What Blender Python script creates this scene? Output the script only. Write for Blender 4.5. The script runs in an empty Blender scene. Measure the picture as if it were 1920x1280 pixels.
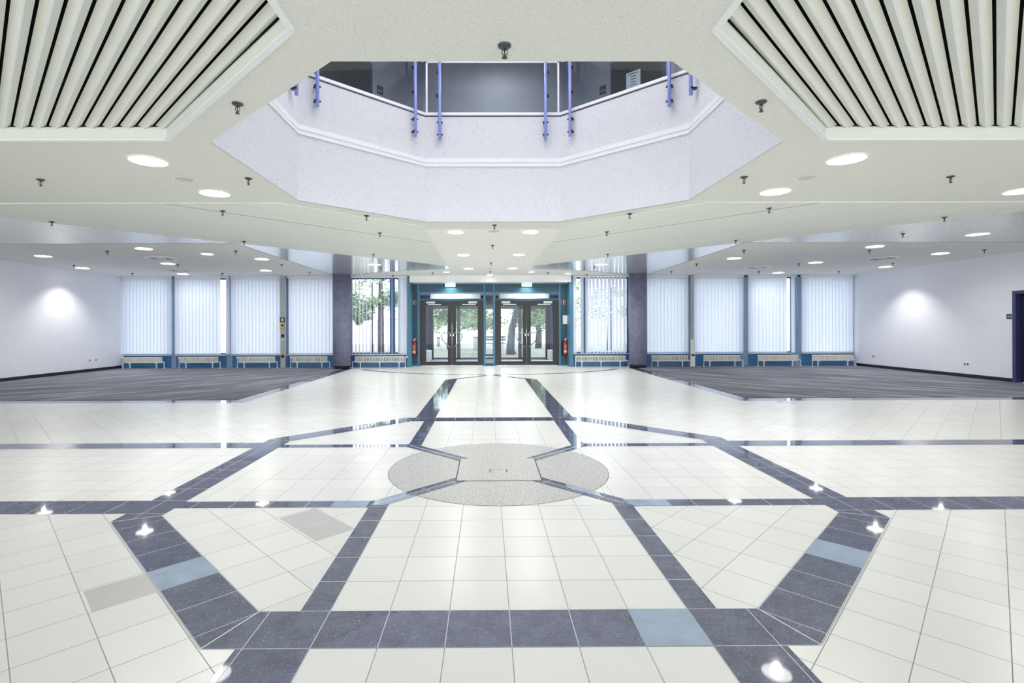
import bpy, bmesh, math, random
from mathutils import Vector, Matrix
from mathutils.geometry import tessellate_polygon
random.seed(7)
PI = math.pi
SC = bpy.context.scene
COL = SC.collection

# ------------------------------------------------------------------ camera, sky, exposure
cd = bpy.data.cameras.new('camera'); cam = bpy.data.objects.new('camera', cd); COL.objects.link(cam)
cd.sensor_fit = 'HORIZONTAL'; cd.sensor_width = 36.0
cd.lens = 959.67 / 1920 * 36
cd.shift_x = (960 - 918.78) / 1920
cd.shift_y = (611.71 - 640) / 1920
cd.clip_start = 0.05; cd.clip_end = 400
cam.matrix_world = (Matrix.Translation((-0.107, 0, 1.43)) @ Matrix.Rotation(-0.0058, 4, 'Z')
                    @ Matrix.Rotation(PI / 2, 4, 'X') @ Matrix.Rotation(-0.003, 4, 'Z'))
SC.camera = cam

SKY = 3.4          # overcast sky radiance
LAMP = 66.0        # watts of one ordinary downlight
EXPO = 0.28
w = bpy.data.worlds.new('overcast_sky'); SC.world = w; w.use_nodes = True
w.node_tree.nodes['Background'].inputs[0].default_value = (0.95, 0.955, 1.0, 1)
w.node_tree.nodes['Background'].inputs[1].default_value = SKY
SC.view_settings.view_transform = 'Standard'
SC.view_settings.look = 'None'
SC.view_settings.exposure = EXPO
SC.view_settings.gamma = 1.0
SC.view_settings.use_curve_mapping = False
try:
    SC.cycles.use_denoising = True
    SC.cycles.max_bounces = 12; SC.cycles.diffuse_bounces = 6; SC.cycles.glossy_bounces = 5
    SC.cycles.transparent_max_bounces = 24; SC.cycles.sample_clamp_indirect = 8.0
    SC.cycles.caustics_reflective = False; SC.cycles.caustics_refractive = False
except Exception:
    pass

# ------------------------------------------------------------------ helpers
def lin(c):
    c /= 255.0
    return c / 12.92 if c <= 0.04045 else ((c + 0.055) / 1.055) ** 2.4
def S(r, g, b): return (lin(r), lin(g), lin(b), 1)

class MB:
    """collects shapes into one mesh object"""
    def __init__(s): s.bm = bmesh.new(); s.mi = 0
    def mat(s, i): s.mi = i; return s
    def face(s, pts, flip=False):
        vs = [s.bm.verts.new(p) for p in pts]
        if flip: vs.reverse()
        f = s.bm.faces.new(vs); f.material_index = s.mi; return f
    def box(s, x0, x1, y0, y1, z0, z1, M=None):
        c = [Vector((x, y, z)) for z in (z0, z1) for y in (y0, y1) for x in (x0, x1)]
        if M is not None: c = [M @ v for v in c]
        v = [s.bm.verts.new(p) for p in c]
        for q in ((0, 2, 3, 1), (4, 5, 7, 6), (0, 1, 5, 4), (2, 6, 7, 3), (0, 4, 6, 2), (1, 3, 7, 5)):
            f = s.bm.faces.new([v[i] for i in q]); f.material_index = s.mi
        return s
    def rbox(s, x0, x1, y0, y1, z0, z1, r=0.01, seg=2, M=None):
        b = bmesh.new()
        bmesh.ops.create_cube(b, size=1)
        for v in b.verts:
            v.co = Vector((x0 + (v.co.x + .5) * (x1 - x0), y0 + (v.co.y + .5) * (y1 - y0), z0 + (v.co.z + .5) * (z1 - z0)))
        bmesh.ops.bevel(b, geom=list(b.edges), offset=r, segments=seg, profile=0.5, affect='EDGES')
        s.add(b, M); return s
    def add(s, b, M=None):
        m = {}
        for v in b.verts: m[v] = s.bm.verts.new(M @ v.co if M is not None else v.co)
        for f in b.faces:
            try:
                n = s.bm.faces.new([m[v] for v in f.verts]); n.material_index = s.mi; n.smooth = f.smooth
            except ValueError: pass
        b.free()
    def lathe(s, prof, c=(0, 0, 0), n=24, axis='Z', smooth=True, caps=True):
        """prof: list of (radius, height)"""
        rings = []
        for r, h in prof:
            ring = []
            for k in range(n):
                a = 2 * PI * k / n
                p = (r * math.cos(a), r * math.sin(a), h)
                if axis == 'Y': p = (p[0], p[2], p[1])
                if axis == 'X': p = (p[2], p[0], p[1])
                ring.append(s.bm.verts.new((p[0] + c[0], p[1] + c[1], p[2] + c[2])))
            rings.append(ring)
        for a, b in zip(rings, rings[1:]):
            for k in range(n):
                f = s.bm.faces.new([a[k], a[(k + 1) % n], b[(k + 1) % n], b[k]]); f.material_index = s.mi; f.smooth = smooth
        for ring, rev in ((rings[0], True), (rings[-1], False)) if caps else ():
            f = s.bm.faces.new(list(reversed(ring)) if rev else ring); f.material_index = s.mi
        return s
    def tube(s, pts, r, n=10, radii=None):
        pts = [Vector(p) for p in pts]; rings = []
        up = Vector((0, 0, 1))
        for i, p in enumerate(pts):
            d = (pts[min(i + 1, len(pts) - 1)] - pts[max(i - 1, 0)]).normalized()
            a = d.cross(up if abs(d.z) < .95 else Vector((1, 0, 0))).normalized(); b = d.cross(a).normalized()
            rr = radii[i] if radii else r
            rings.append([s.bm.verts.new(p + a * rr * math.cos(2 * PI * k / n) + b * rr * math.sin(2 * PI * k / n)) for k in range(n)])
        for A, B in zip(rings, rings[1:]):
            for k in range(n):
                f = s.bm.faces.new([A[k], A[(k + 1) % n], B[(k + 1) % n], B[k]]); f.material_index = s.mi; f.smooth = True
        for ring in (rings[0], rings[-1]):
            f = s.bm.faces.new(ring); f.material_index = s.mi
        return s
    def poly(s, pts, z, down=False, holes=()):
        loops = [[Vector((x, y, 0)) for x, y in pts]] + [[Vector((x, y, 0)) for x, y in h] for h in holes]
        flat = [v for l in loops for v in l]
        vs = [s.bm.verts.new((v.x, v.y, z)) for v in flat]
        for t in tessellate_polygon(loops):
            a, b, c = (flat[i] for i in t)
            if abs((b - a).cross(c - a).z) < 1e-9: continue
            up = (b - a).cross(c - a).z > 0
            o = list(t) if up != down else list(reversed(t))
            try:
                f = s.bm.faces.new([vs[i] for i in o]); f.material_index = s.mi
            except ValueError: pass
        return s
    def prism(s, pts, z0, z1, M=None):
        n = len(pts)
        a = [Vector((x, y, z0)) for x, y in pts]; b = [Vector((x, y, z1)) for x, y in pts]
        if M is not None: a = [M @ v for v in a]; b = [M @ v for v in b]
        a = [s.bm.verts.new(p) for p in a]; b = [s.bm.verts.new(p) for p in b]
        for k in range(n):
            f = s.bm.faces.new([a[k], a[(k + 1) % n], b[(k + 1) % n], b[k]]); f.material_index = s.mi
        for L in (list(reversed(a)), b):
            f = s.bm.faces.new(L); f.material_index = s.mi
        return s
    def build(s, name, mats, parent=None, fix=True, label=None):
        if fix: bmesh.ops.recalc_face_normals(s.bm, faces=list(s.bm.faces))
        me = bpy.data.meshes.new(name); s.bm.to_mesh(me); s.bm.free()
        for m in (mats if isinstance(mats, (list, tuple)) else [mats]): me.materials.append(m)
        o = bpy.data.objects.new(name, me); COL.objects.link(o)
        if parent is not None:
            o.parent = parent
        if label: o['label'] = label
        return o

def tag(o, label=None, cat=None, group=None, kind=None):
    if label: o['label'] = label
    if cat: o['category'] = cat
    if group: o['group'] = group
    if kind: o['kind'] = kind
    return o
def thing(name, label, cat, loc=(0, 0, 0), rz=0, group=None):
    o = bpy.data.objects.new(name, None); COL.objects.link(o)
    o.empty_display_size = 0.1; o.location = loc; o.rotation_euler = (0, 0, rz)
    return tag(o, label, cat, group)
def struct(name, mb, mats, parent=None, fix=True):
    o = mb.build(name, mats, parent, fix)
    if parent is None: o['kind'] = 'structure'
    return o
def dup(root, loc, rz=0, label=None, group=None, scale=None):
    r = root.copy(); COL.objects.link(r); r.location = loc; r.rotation_euler = (0, 0, rz)
    if label: r['label'] = label
    if group: r['group'] = group
    if scale: r.scale = (scale,) * 3
    for ch in list(root.children):
        c = ch.copy(); COL.objects.link(c); c.parent = r
        for g in list(ch.children):
            d = g.copy(); COL.objects.link(d); d.parent = c
    return r

# ------------------------------------------------------------------ materials
class NT:
    def __init__(s, name):
        s.m = bpy.data.materials.new(name); s.m.use_nodes = True
        s.t = s.m.node_tree; s.n = s.t.nodes; s.l = s.t.links
        s.out = s.n['Material Output']; s.p = s.n['Principled BSDF']
    def new(s, typ, **k):
        n = s.n.new(typ)
        for a, v in k.items(): setattr(n, a, v)
        return n
    def link(s, a, b): s.l.new(a, b)
    def math(s, op, a, b=None, c=None, clamp=False):
        n = s.new('ShaderNodeMath', operation=op); n.use_clamp = clamp
        for i, v in enumerate((a, b, c)):
            if v is None: continue
            if isinstance(v, (int, float)): n.inputs[i].default_value = v
            else: s.link(v, n.inputs[i])
        return n.outputs[0]
    def mix(s, fac, a, b):
        n = s.new('ShaderNodeMix', data_type='RGBA')
        for i, v in ((0, fac), (6, a), (7, b)):
            if isinstance(v, (int, float, tuple)): n.inputs[i].default_value = v
            else: s.link(v, n.inputs[i])
        return n.outputs[2]
    def coord(s, scale=None, rot=None):
        tc = s.new('ShaderNodeTexCoord').outputs['Object']
        if scale or rot:
            mp = s.new('ShaderNodeMapping'); s.link(tc, mp.inputs[0])
            if scale: mp.inputs['Scale'].default_value = scale
            if rot: mp.inputs['Rotation'].default_value = rot
            return mp.outputs[0]
        return tc
    def noise(s, scale, detail=3, rough=.5, vec=None):
        n = s.new('ShaderNodeTexNoise'); n.inputs['Scale'].default_value = scale
        n.inputs['Detail'].default_value = detail; n.inputs['Roughness'].default_value = rough
        s.link(vec if vec is not None else s.coord(), n.inputs['Vector']); return n
    def ramp(s, fac, stops):
        r = s.new('ShaderNodeValToRGB'); s.link(fac, r.inputs[0])
        el = r.color_ramp.elements
        while len(el) < len(stops): el.new(.5)
        for e, (p, c) in zip(el, stops): e.position = p; e.color = c
        return r.outputs[0]
    def bump(s, h, strength=.3, dist=.01):
        b = s.new('ShaderNodeBump'); b.inputs['Strength'].default_value = strength; b.inputs['Distance'].default_value = dist
        s.link(h, b.inputs['Height']); s.link(b.outputs[0], s.p.inputs['Normal']); return b
    def setp(s, **k):
        for a, v in k.items():
            i = s.p.inputs[a.replace('_', ' ')]
            if isinstance(v, (int, float, tuple)): i.default_value = v
            else: s.link(v, i)
        return s

def plain(name, col, rough=.5, metal=0.0, var=.06, scale=6, **k):
    t = NT(name); n = t.noise(scale, 4)
    c0 = tuple(max(0, v * (1 - var)) for v in col[:3]) + (1,); c1 = tuple(min(1, v * (1 + var)) for v in col[:3]) + (1,)
    t.setp(Base_Color=t.ramp(n.outputs[0], [(.3, c0), (.7, c1)]), Roughness=rough, Metallic=metal)
    for a, v in k.items(): t.setp(**{a: v})
    return t.m
def emissive(name, col, strength):
    t = NT(name); t.setp(Base_Color=col, Emission_Color=col, Emission_Strength=strength, Roughness=.4)
    return t.m
def glassy(name, tint=(.93, .97, .98, 1), gloss=.10):
    t = NT(name); t.n.remove(t.p)
    tr = t.new('ShaderNodeBsdfTransparent'); tr.inputs[0].default_value = tint
    gl = t.new('ShaderNodeBsdfGlossy'); gl.inputs['Roughness'].default_value = .02
    lw = t.new('ShaderNodeLayerWeight'); lw.inputs[0].default_value = .25
    f = t.math('MULTIPLY_ADD', lw.outputs['Fresnel'], .35, gloss * .1, clamp=True)
    mx = t.new('ShaderNodeMixShader'); t.link(f, mx.inputs[0]); t.link(tr.outputs[0], mx.inputs[1]); t.link(gl.outputs[0], mx.inputs[2])
    t.link(mx.outputs[0], t.out.inputs[0]); return t.m

def tiled(name, rot45, pitch, offx, offy, base, var, grout, gw=.004, rough=.2, slate=False, coat=0.0):
    """square tiles; x is mirrored about the hall's axis. joints lie at off + k*pitch"""
    t = NT(name)
    sep = t.new('ShaderNodeSeparateXYZ'); t.link(t.coord(), sep.inputs[0])
    ax = t.math('ABSOLUTE', sep.outputs[0]); y = sep.outputs[1]
    if rot45:
        u = t.math('MULTIPLY', t.math('SUBTRACT', y, ax), .70711); v = t.math('MULTIPLY', t.math('ADD', y, ax), .70711)
    else: u, v = ax, y
    def cell(c, off):
        q = t.math('DIVIDE', t.math('SUBTRACT', c, off), pitch)
        fl = t.math('FLOOR', q); fr = t.math('SUBTRACT', q, fl)
        d = t.math('MINIMUM', fr, t.math('SUBTRACT', 1.0, fr))
        return fl, t.math('LESS_THAN', d, gw / pitch / 2)
    iu, gu = cell(u, offx); iv, gv = cell(v, offy)
    g = t.math('MAXIMUM', gu, gv)
    sg = t.math('MULTIPLY', t.math('SIGN', sep.outputs[0]), 31.7)
    cmb = t.new('ShaderNodeCombineXYZ'); t.link(t.math('ADD', iu, sg), cmb.inputs[0]); t.link(iv, cmb.inputs[1])
    wn = t.new('ShaderNodeTexWhiteNoise', noise_dimensions='2D'); t.link(cmb.outputs[0], wn.inputs['Vector'])
    r = wn.outputs['Value']
    if slate:
        n1 = t.noise(7, 8, .8); n2 = t.noise(150, 3, .6)
        streak = t.noise(9, 6, .7, t.coord((1, 4, 1)))
        a = t.ramp(n1.outputs[0], [(.25, tuple(v * .55 for v in base[:3]) + (1,)), (.75, tuple(v * 1.45 for v in base[:3]) + (1,))])
        b = t.mix(t.math('MULTIPLY', t.math('LESS_THAN', streak.outputs[0], .42), .4), a, tuple(v * .45 for v in base[:3]) + (1,))
        c = t.mix(t.math('GREATER_THAN', n2.outputs[0], .66), b, S(205, 210, 222))
        body = c
    else:
        n1 = t.noise(3.2, 6, .65)
        lo = tuple(v * (1 - var) for v in base[:3]) + (1,); hi = tuple(min(1, v * (1 + var * .4)) for v in base[:3]) + (1,)
        a = t.ramp(t.math('ADD', t.math('MULTIPLY', r, .55), t.math('MULTIPLY', n1.outputs[0], .45)), [(.15, lo), (.85, hi)])
        odd = t.math('GREATER_THAN', r, 2.0)
        body = t.mix(odd, a, tuple(v * .82 for v in base[:3]) + (1,))
    t.setp(Base_Color=t.mix(g, body, grout), Roughness=t.math('MULTIPLY_ADD', g, .5, rough), Coat_Weight=coat, Coat_Roughness=.03, IOR=1.85 if slate else 1.5)
    nb = t.noise(1.2, 2, .5); t.bump(t.math('ADD', t.math('MULTIPLY', g, -.4), t.math('MULTIPLY', nb.outputs[0], .03)), .12, .002)
    return t.m

WHITE_TILE = S(242, 242, 238)
SLATE = S(98, 104, 128)
GROUT = S(150, 152, 152); LGROUT = S(205, 208, 214)
m_t45 = tiled('floor_tile_diagonal', True, .2975, .03, .045, WHITE_TILE, .05, GROUT, rough=.27)
m_tax = tiled('floor_tile_straight', False, .30, .0, 2.58, WHITE_TILE, .045, GROUT, rough=.27)
m_tmid = tiled('floor_tile_straight_side', False, .30, .06, 4.21, WHITE_TILE, .045, GROUT, rough=.27)
m_sax = tiled('slate_strip_straight', False, .30, .0, 2.58, SLATE, .1, LGROUT, rough=.035, slate=True)
m_s45 = tiled('slate_strip_diagonal', True, .2975, .636, .03, SLATE, .1, LGROUT, rough=.035, slate=True)
m_scr = tiled('slate_strip_cross', False, .30, .06, 3.945, SLATE, .1, LGROUT, rough=.035, slate=True)
m_sfar = tiled('slate_strip_far', False, .33, .905, 8.05, SLATE, .1, LGROUT, rough=.05, slate=True)
m_blue = plain('light_blue_tile', S(166, 184, 206), .12, var=.10, scale=9)
def terrazzo():
    t = NT('speckled_stone'); n = t.noise(70, 4, .7); n2 = t.noise(160, 2, .5)
    c = t.ramp(n.outputs[0], [(.34, S(104, 104, 100)), (.47, S(196, 197, 193)), (.60, S(222, 222, 218))])
    t.setp(Base_Color=t.mix(t.math('LESS_THAN', n2.outputs[0], .33), c, S(104, 106, 106)), Roughness=.38); return t.m
m_stone = terrazzo()
m_gap = plain('dark_joint', S(40, 42, 46), .8)
def carpet_mat(name, sgn):
    t = NT(name)
    v = t.coord((1, 1, 1), (0, 0, -sgn * PI / 4))
    mp = t.new('ShaderNodeMapping'); t.link(v, mp.inputs[0]); mp.inputs['Scale'].default_value = (.45, 3.2, 1)
    n = t.noise(1.0, 5, .6, mp.outputs[0]); f = t.noise(220, 2)
    c = t.ramp(n.outputs[0], [(.36, S(56, 60, 75)), (.5, S(94, 98, 114)), (.64, S(150, 153, 164))])
    t.setp(Base_Color=t.mix(.18, c, f.outputs[0]), Roughness=.95); t.bump(f.outputs[0], .5, .004)
    return t.m
m_carpL = carpet_mat('streaked_carpet', 1); m_carpR = carpet_mat('streaked_carpet_mirrored', -1)
def plaster(name, base, speck, scale, bump, amount=.5):
    t = NT(name); n = t.noise(scale, 3, .7); big = t.noise(.6, 3)
    d = t.ramp(n.outputs[0], [(.28, speck), (.44, base), (1.0, base)])
    n2 = t.noise(scale * .45, 2, .6)
    d = t.mix(t.math('MULTIPLY', t.math('LESS_THAN', n2.outputs[0], .34), amount), d, speck)
    t.setp(Base_Color=d, Roughness=.9); t.bump(n.outputs[0], bump, .012); return t.m
m_ceil = plaster('acoustic_plaster', S(229, 231, 221), S(180, 182, 170), 120, .25, .35)
m_ceilfar = plaster('smooth_plaster', S(243, 243, 237), S(234, 235, 228), 30, .08, .2)
m_rough = plaster('rough_parapet_plaster', S(240, 240, 245), S(172, 173, 190), 110, 1.0, .6)
m_paint = plain('white_wall_paint', S(238, 240, 246), .75, var=.015, scale=3)
m_trim = plain('white_trim', S(238, 240, 240), .45, var=.02)
m_base = plain('black_baseboard', S(28, 30, 40), .5)
def grooved(name, base, axis, pitch, depth_col, rough, metal, gw=.05):
    t = NT(name); sep = t.new('ShaderNodeSeparateXYZ'); t.link(t.coord(), sep.inputs[0])
    ax = t.math('ABSOLUTE', sep.outputs[0]); y = sep.outputs[1]
    if axis == 'D': c = t.math('MULTIPLY', t.math('ADD', y, ax), .70711)
    elif axis == 'X': c = y
    else: c = ax
    q = t.math('DIVIDE', c, pitch); fr = t.math('FRACT', q)
    g = t.math('LESS_THAN', fr, gw)
    wn = t.new('ShaderNodeTexWhiteNoise', noise_dimensions='1D'); t.link(t.math('FLOOR', q), wn.inputs['W'])
    k = t.ramp(wn.outputs['Value'], [(0, tuple(v * .95 for v in base[:3]) + (1,)), (1, base)])
    t.setp(Base_Color=t.mix(g, k, depth_col), Roughness=rough, Metallic=metal)
    return t.m
m_band = grooved('sage_metal_panels', S(236, 240, 230), 'D', .10, S(222, 228, 217), .5, .0)
m_shinyX = grooved('white_metal_panels_across', S(240, 242, 245), 'X', .30, S(150, 154, 166), .16, .6, .05)
m_shinyY = grooved('white_metal_panels_along', S(242, 244, 243), 'Y', .16, S(128, 130, 140), .26, .25, .09)
m_lou = plain('pale_sage_metal', S(222, 226, 216), .45, var=.02)
def perforated():
    t = NT('perforated_metal'); vo = t.new('ShaderNodeTexVoronoi'); vo.inputs['Scale'].default_value = 150; vo.inputs['Randomness'].default_value = 0
    t.link(t.coord(), vo.inputs['Vector'])
    t.setp(Base_Color=t.mix(t.math('LESS_THAN', vo.outputs['Distance'], .33), S(226, 227, 214), S(188, 190, 176)), Roughness=.5); return t.m
m_perf = perforated()
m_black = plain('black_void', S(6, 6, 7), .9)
m_teal = plain('teal_blue_paint', S(36, 78, 100), .4, var=.05, scale=3)
m_tealL = plain('light_teal_profile', S(72, 124, 150), .4, var=.04)
m_blueP = plain('blue_spandrel_paint', S(58, 112, 160), .35, var=.14, scale=4)
m_frame = plain('steel_blue_frame', S(66, 104, 142), .4, var=.05)
m_darkframe = plain('anthracite_door_frame', S(33, 33, 37), .4, var=.05)
m_chrome = plain('satin_steel', S(205, 208, 214), .25, metal=.9, var=.03)
m_tubeg = plain('brushed_grey_tube', S(150, 152, 158), .3, metal=.5, var=.03)
m_white = plain('white_enamel', S(240, 240, 238), .35, var=.02)
m_rad = plain('cream_radiator_enamel', S(236, 234, 220), .35, var=.02)
m_radfoot = plain('white_pipe', S(236, 238, 240), .35)
m_glass = glassy('window_glass')
m_rail = glassy('railing_glass', (.9, .94, .96, 1), .0)
m_glassedge = plain('bright_glass_edge', S(240, 244, 250), .15, var=.02)
m_lilac = plain('lilac_blue_paint', S(138, 150, 214), .35, var=.05)
m_bolt = plain('dark_bolt', S(40, 42, 52), .35, metal=.6)
def column_mat():
    t = NT('violet_grey_column_render'); n = t.noise(5, 6, .7); f = t.noise(55, 3)
    c = t.ramp(n.outputs[0], [(.3, S(104, 106, 136)), (.7, S(142, 144, 176))])
    t.setp(Base_Color=t.mix(.12, c, f.outputs[0]), Roughness=.7); t.bump(f.outputs[0], .3, .004); return t.m
m_col = column_mat()
def blind_mat():
    t = NT('translucent_blind_fabric'); t.n.remove(t.p)
    d = t.new('ShaderNodeBsdfDiffuse'); d.inputs[0].default_value = S(240, 244, 252)
    tr = t.new('ShaderNodeBsdfTranslucent'); tr.inputs[0].default_value = S(238, 243, 255)
    n = t.noise(40, 2, .5, t.coord((6, 6, .15)))
    mx = t.new('ShaderNodeMixShader'); t.link(t.math('MULTIPLY_ADD', n.outputs[0], 0.06, .45), mx.inputs[0])
    t.link(d.outputs[0], mx.inputs[1]); t.link(tr.outputs[0], mx.inputs[2]); t.link(mx.outputs[0], t.out.inputs[0]); return t.m
m_blind = blind_mat()
m_lamp = emissive('lamp_diffuser', (1, .98, .96, 1), 4.0)
m_off = plain('unlit_white_lens', S(225, 228, 226), .4)
m_chromering = plain('lamp_trim_ring', S(232, 233, 230), .3, var=.02)
m_spr = plain('dark_bronze_sprinkler', S(86, 88, 90), .25, metal=.8, var=.3, scale=30)
m_red = plain('extinguisher_red', S(176, 34, 30), .3, var=.05)
m_label = plain('cream_paper_label', S(226, 214, 186), .6, var=.03)
m_blk = plain('black_plastic', S(22, 22, 26), .45)
m_grey = plain('grey_trunking', S(168, 173, 174), .5, var=.03)
m_yellow = plain('yellow_plastic', S(214, 200, 92), .45)
m_navy = plain('navy_paint', S(26, 34, 70), .45)
m_sign = plain('dark_blue_sign', S(44, 52, 104), .4)
m_gwall = plain('dark_grey_gallery_wall', S(168, 170, 180), .7, var=.04)
m_gdoor = plain('near_black_gallery_door', S(16, 18, 26), .5)
m_paper = plain('white_paper', S(226, 228, 238), .7, var=.02)
m_ink = plain('printed_ink', S(60, 62, 70), .7)
m_exit = emissive('exit_sign_green', (.30, 1, .68, 1), 3.2)
m_exitw = emissive('exit_sign_white', (.85, 1, .95, 1), 5.0)
m_orange = plain('orange_white_print', S(240, 190, 160), .5)

# ------------------------------------------------------------------ floor
ZC = 3.22; YB = 18.15; XW = 12.95; YK = -5.0
def oct_pts(a, h, cy):
    return [(-h, cy - a), (h, cy - a), (a, cy - h), (a, cy + h), (h, cy + a), (-h, cy + a), (-a, cy + h), (-a, cy - h)]
FY = 5.16
m_greytile = plain('grey_replacement_tile', S(206, 206, 203), .25, var=.03)
mats_floor = [m_t45, m_tax, m_tmid, m_sax, m_s45, m_scr, m_sfar, m_blue, m_stone, m_gap, m_trim, m_greytile]
T45, TAX, TMID, SAX, S45, SCR, SFAR, BLU, STN, GAP, WHT, GRY = range(12)
fl = MB()
def rect(m, x0, x1, y0, y1, z): fl.mat(m).poly([(x0, y0), (x1, y0), (x1, y1), (x0, y1)], z)
def both(f):
    for s in (-1, 1): f(s)
def mpoly(m, pts, z):
    for s in (-1, 1): fl.mat(m).poly([(s * x, y) for x, y in pts], z)
L1, L2, L3, L4, L5, L6 = .0004, .0008, .0012, .0016, .0020, .0024
fl.mat(T45).poly([(-XW - .3, YK), (XW + .3, YK), (XW + .3, 18.8), (-XW - .3, 18.8)], 0)
rect(TAX, -.9, .9, YK, 13.86, L1)
mpoly(TMID, [(.9, 4.06), (XW, 3.945), (XW, 6.35), (.9, 6.23)], L1)
# beyond the arc, in front of the doors
AC = (0, 20.72)
def arc(R, n=40, half=.865):
    return [(AC[0] + R * math.sin(-half + 2 * half * k / n), AC[1] - R * math.cos(-half + 2 * half * k / n)) for k in range(n + 1)]
fl.mat(TAX).poly(arc(5.6) + [(4.3, 18.7), (-4.3, 18.7)], L1)
# octagon ring
oi, oo = oct_pts(2.58, 1.255, FY), oct_pts(2.88, 1.385, FY)
for k in range(8):
    j = (k + 1) % 8
    fl.mat(S45 if k % 2 else (SAX if k in (0, 4) else SCR)).poly([oo[k], oo[j], oi[j], oi[k]], L4)
for k in range(8):   # mitre joints
    a, b = Vector(oo[k]), Vector(oi[k]); d = (b - a).normalized(); n = Vector((-d.y, d.x)) * .003
    fl.mat(WHT).poly([tuple(a - n), tuple(b - n), tuple(b + n), tuple(a + n)], L5)
# straight slate strips
mpoly(SCR, [(2.8, 3.945), (XW, 3.945), (XW, 4.24), (2.8, 4.24)], L3)
mpoly(SCR, [(2.8, 6.07), (XW, 6.07), (XW, 6.35), (2.8, 6.35)], L3)
mpoly(SCR, [(1.0, 4.06), (2.6, 4.06), (2.6, 4.21), (.9, 4.21)], L2)
mpoly(SCR, [(.9, 6.08), (2.6, 6.08), (2.6, 6.23), (1.0, 6.23)], L2)
mpoly(SAX, [(.90, 2.55), (1.05, 2.55), (1.05, 4.22), (.90, 4.22)], L3)
mpoly(SAX, [(.90, 6.07), (1.06, 6.07), (1.06, 7.77), (.90, 7.77)], L3)
mpoly(SAX, [(.90, YK), (1.23, YK), (1.23, 2.29), (.90, 2.29)], L3)
mpoly(SFAR, [(.92, 8.02), (1.23, 8.02), (1.23, 13.75), (.92, 13.87)], L3)
mpoly(SFAR, [(1.23, 13.75), (.92, 13.87), (0, 15.0), (0, 15.2)], L3)
outer, inner = arc(5.68), arc(5.52)
for k in range(len(outer) - 1):
    fl.mat(SFAR).poly([outer[k], outer[k + 1], inner[k + 1], inner[k]], L2)
# glossy slate border of the carpets
mpoly(SAX, [(4.72, 9.72), (XW, 9.72), (XW, 10.07), (4.72, 10.07)], L3)
mpoly(SAX, [(4.72, 10.0), (5.02, 10.0), (5.02, 17.7), (4.72, 17.7)], L2)
# stone disc with diagonal slate spokes
fl.mat(STN).poly([(1.085 * math.cos(2 * PI * k / 72), FY + 1.085 * math.sin(2 * PI * k / 72)) for k in range(72)], L4)
for k in range(72):
    a0, a1 = 2 * PI * k / 72, 2 * PI * (k + 1) / 72
    fl.mat(GAP).poly([(r * math.cos(a), FY + r * math.sin(a)) for r, a in ((1.085, a0), (1.089, a0), (1.089, a1), (1.085, a1))], L5)
SW = .075 * math.sqrt(2)       # half width of a spoke, measured along x or y
for sx in (-1, 1):
    for sy in (-1, 1):
        def P(x, y): return (sx * x, 5.135 + sy * y)
        g = .005
        fl.mat(S45).poly([P(.405 - g, .40), P(.405 - SW, .40), P(1.04 - SW, 1.035), P(1.04 - g, 1.035)], L5)
        fl.mat(S45).poly([P(.405, .40 - g), P(.405, .40 - SW), P(1.04, 1.035 - SW), P(1.04, 1.035 - g)], L5)
        fl.mat(WHT).poly([P(.405 - g, .40), P(.405, .40 - g), P(1.04, 1.035 - g), P(1.04 - g, 1.035)], L5)
# pale blue replacement tiles
fl.mat(BLU).poly([(.6, 2.28), (.9, 2.28), (.9, 2.58), (.6, 2.58)], L6)
def dtile(s, n0, o0, m=BLU, z=L6, e=0.0):   # a tile of the diagonal strips, in (n, o) coordinates
    c = .70711
    q = [(n0 + e, o0 + e), (n0 + .2975 - e, o0 + e), (n0 + .2975 - e, o0 + .2975 - e), (n0 + e, o0 + .2975 - e)]
    fl.mat(m).poly([(s * (o - n) * c, (n + o) * c) for n, o in q], z)
dtile(-1, .638, .03 + .2975 * 11); dtile(1, .638, .03 + .2975 * 12)
for s_, i_, j_ in ((-1, 1, 11), (-1, 5, 11), (-1, 5, 12), (1, 9, 35)): dtile(s_, .045 + .2975 * i_, .03 + .2975 * j_, GRY, L1, .002)
fl.mat(BLU).poly([(-1.36, 4.06), (-1.07, 4.06), (-1.07, 4.21), (-1.36, 4.21)], L6)
fl.mat(BLU).poly([(1.06, 4.06), (1.36, 4.06), (1.36, 4.21), (1.0, 4.21)], L6)
def spoke(sx, sy, a, c, o0, o1):
    fl.mat(BLU).poly([(sx * x, 5.135 + sy * y) for x, y in ((a - o0, a - .005), (c - o0, c - .005), (c - o1, c - .005), (a - o1, a - .005))], L6)
spoke(-1, -1, .80, 1.035, .006, SW); fl.mat(BLU).poly([(-.80, 5.135 - .79), (-1.03, 5.135 - 1.02), (-1.03, 5.135 - 1.03 + SW), (-.80, 5.135 - .80 + SW)], L6)
fl.mat(BLU).poly([(.60, 5.135 - .59), (.85, 5.135 - .84), (.85, 5.135 - .85 + SW), (.60, 5.135 - .60 + SW)], L6)
floor = struct('floor', fl, mats_floor, fix=False)

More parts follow.
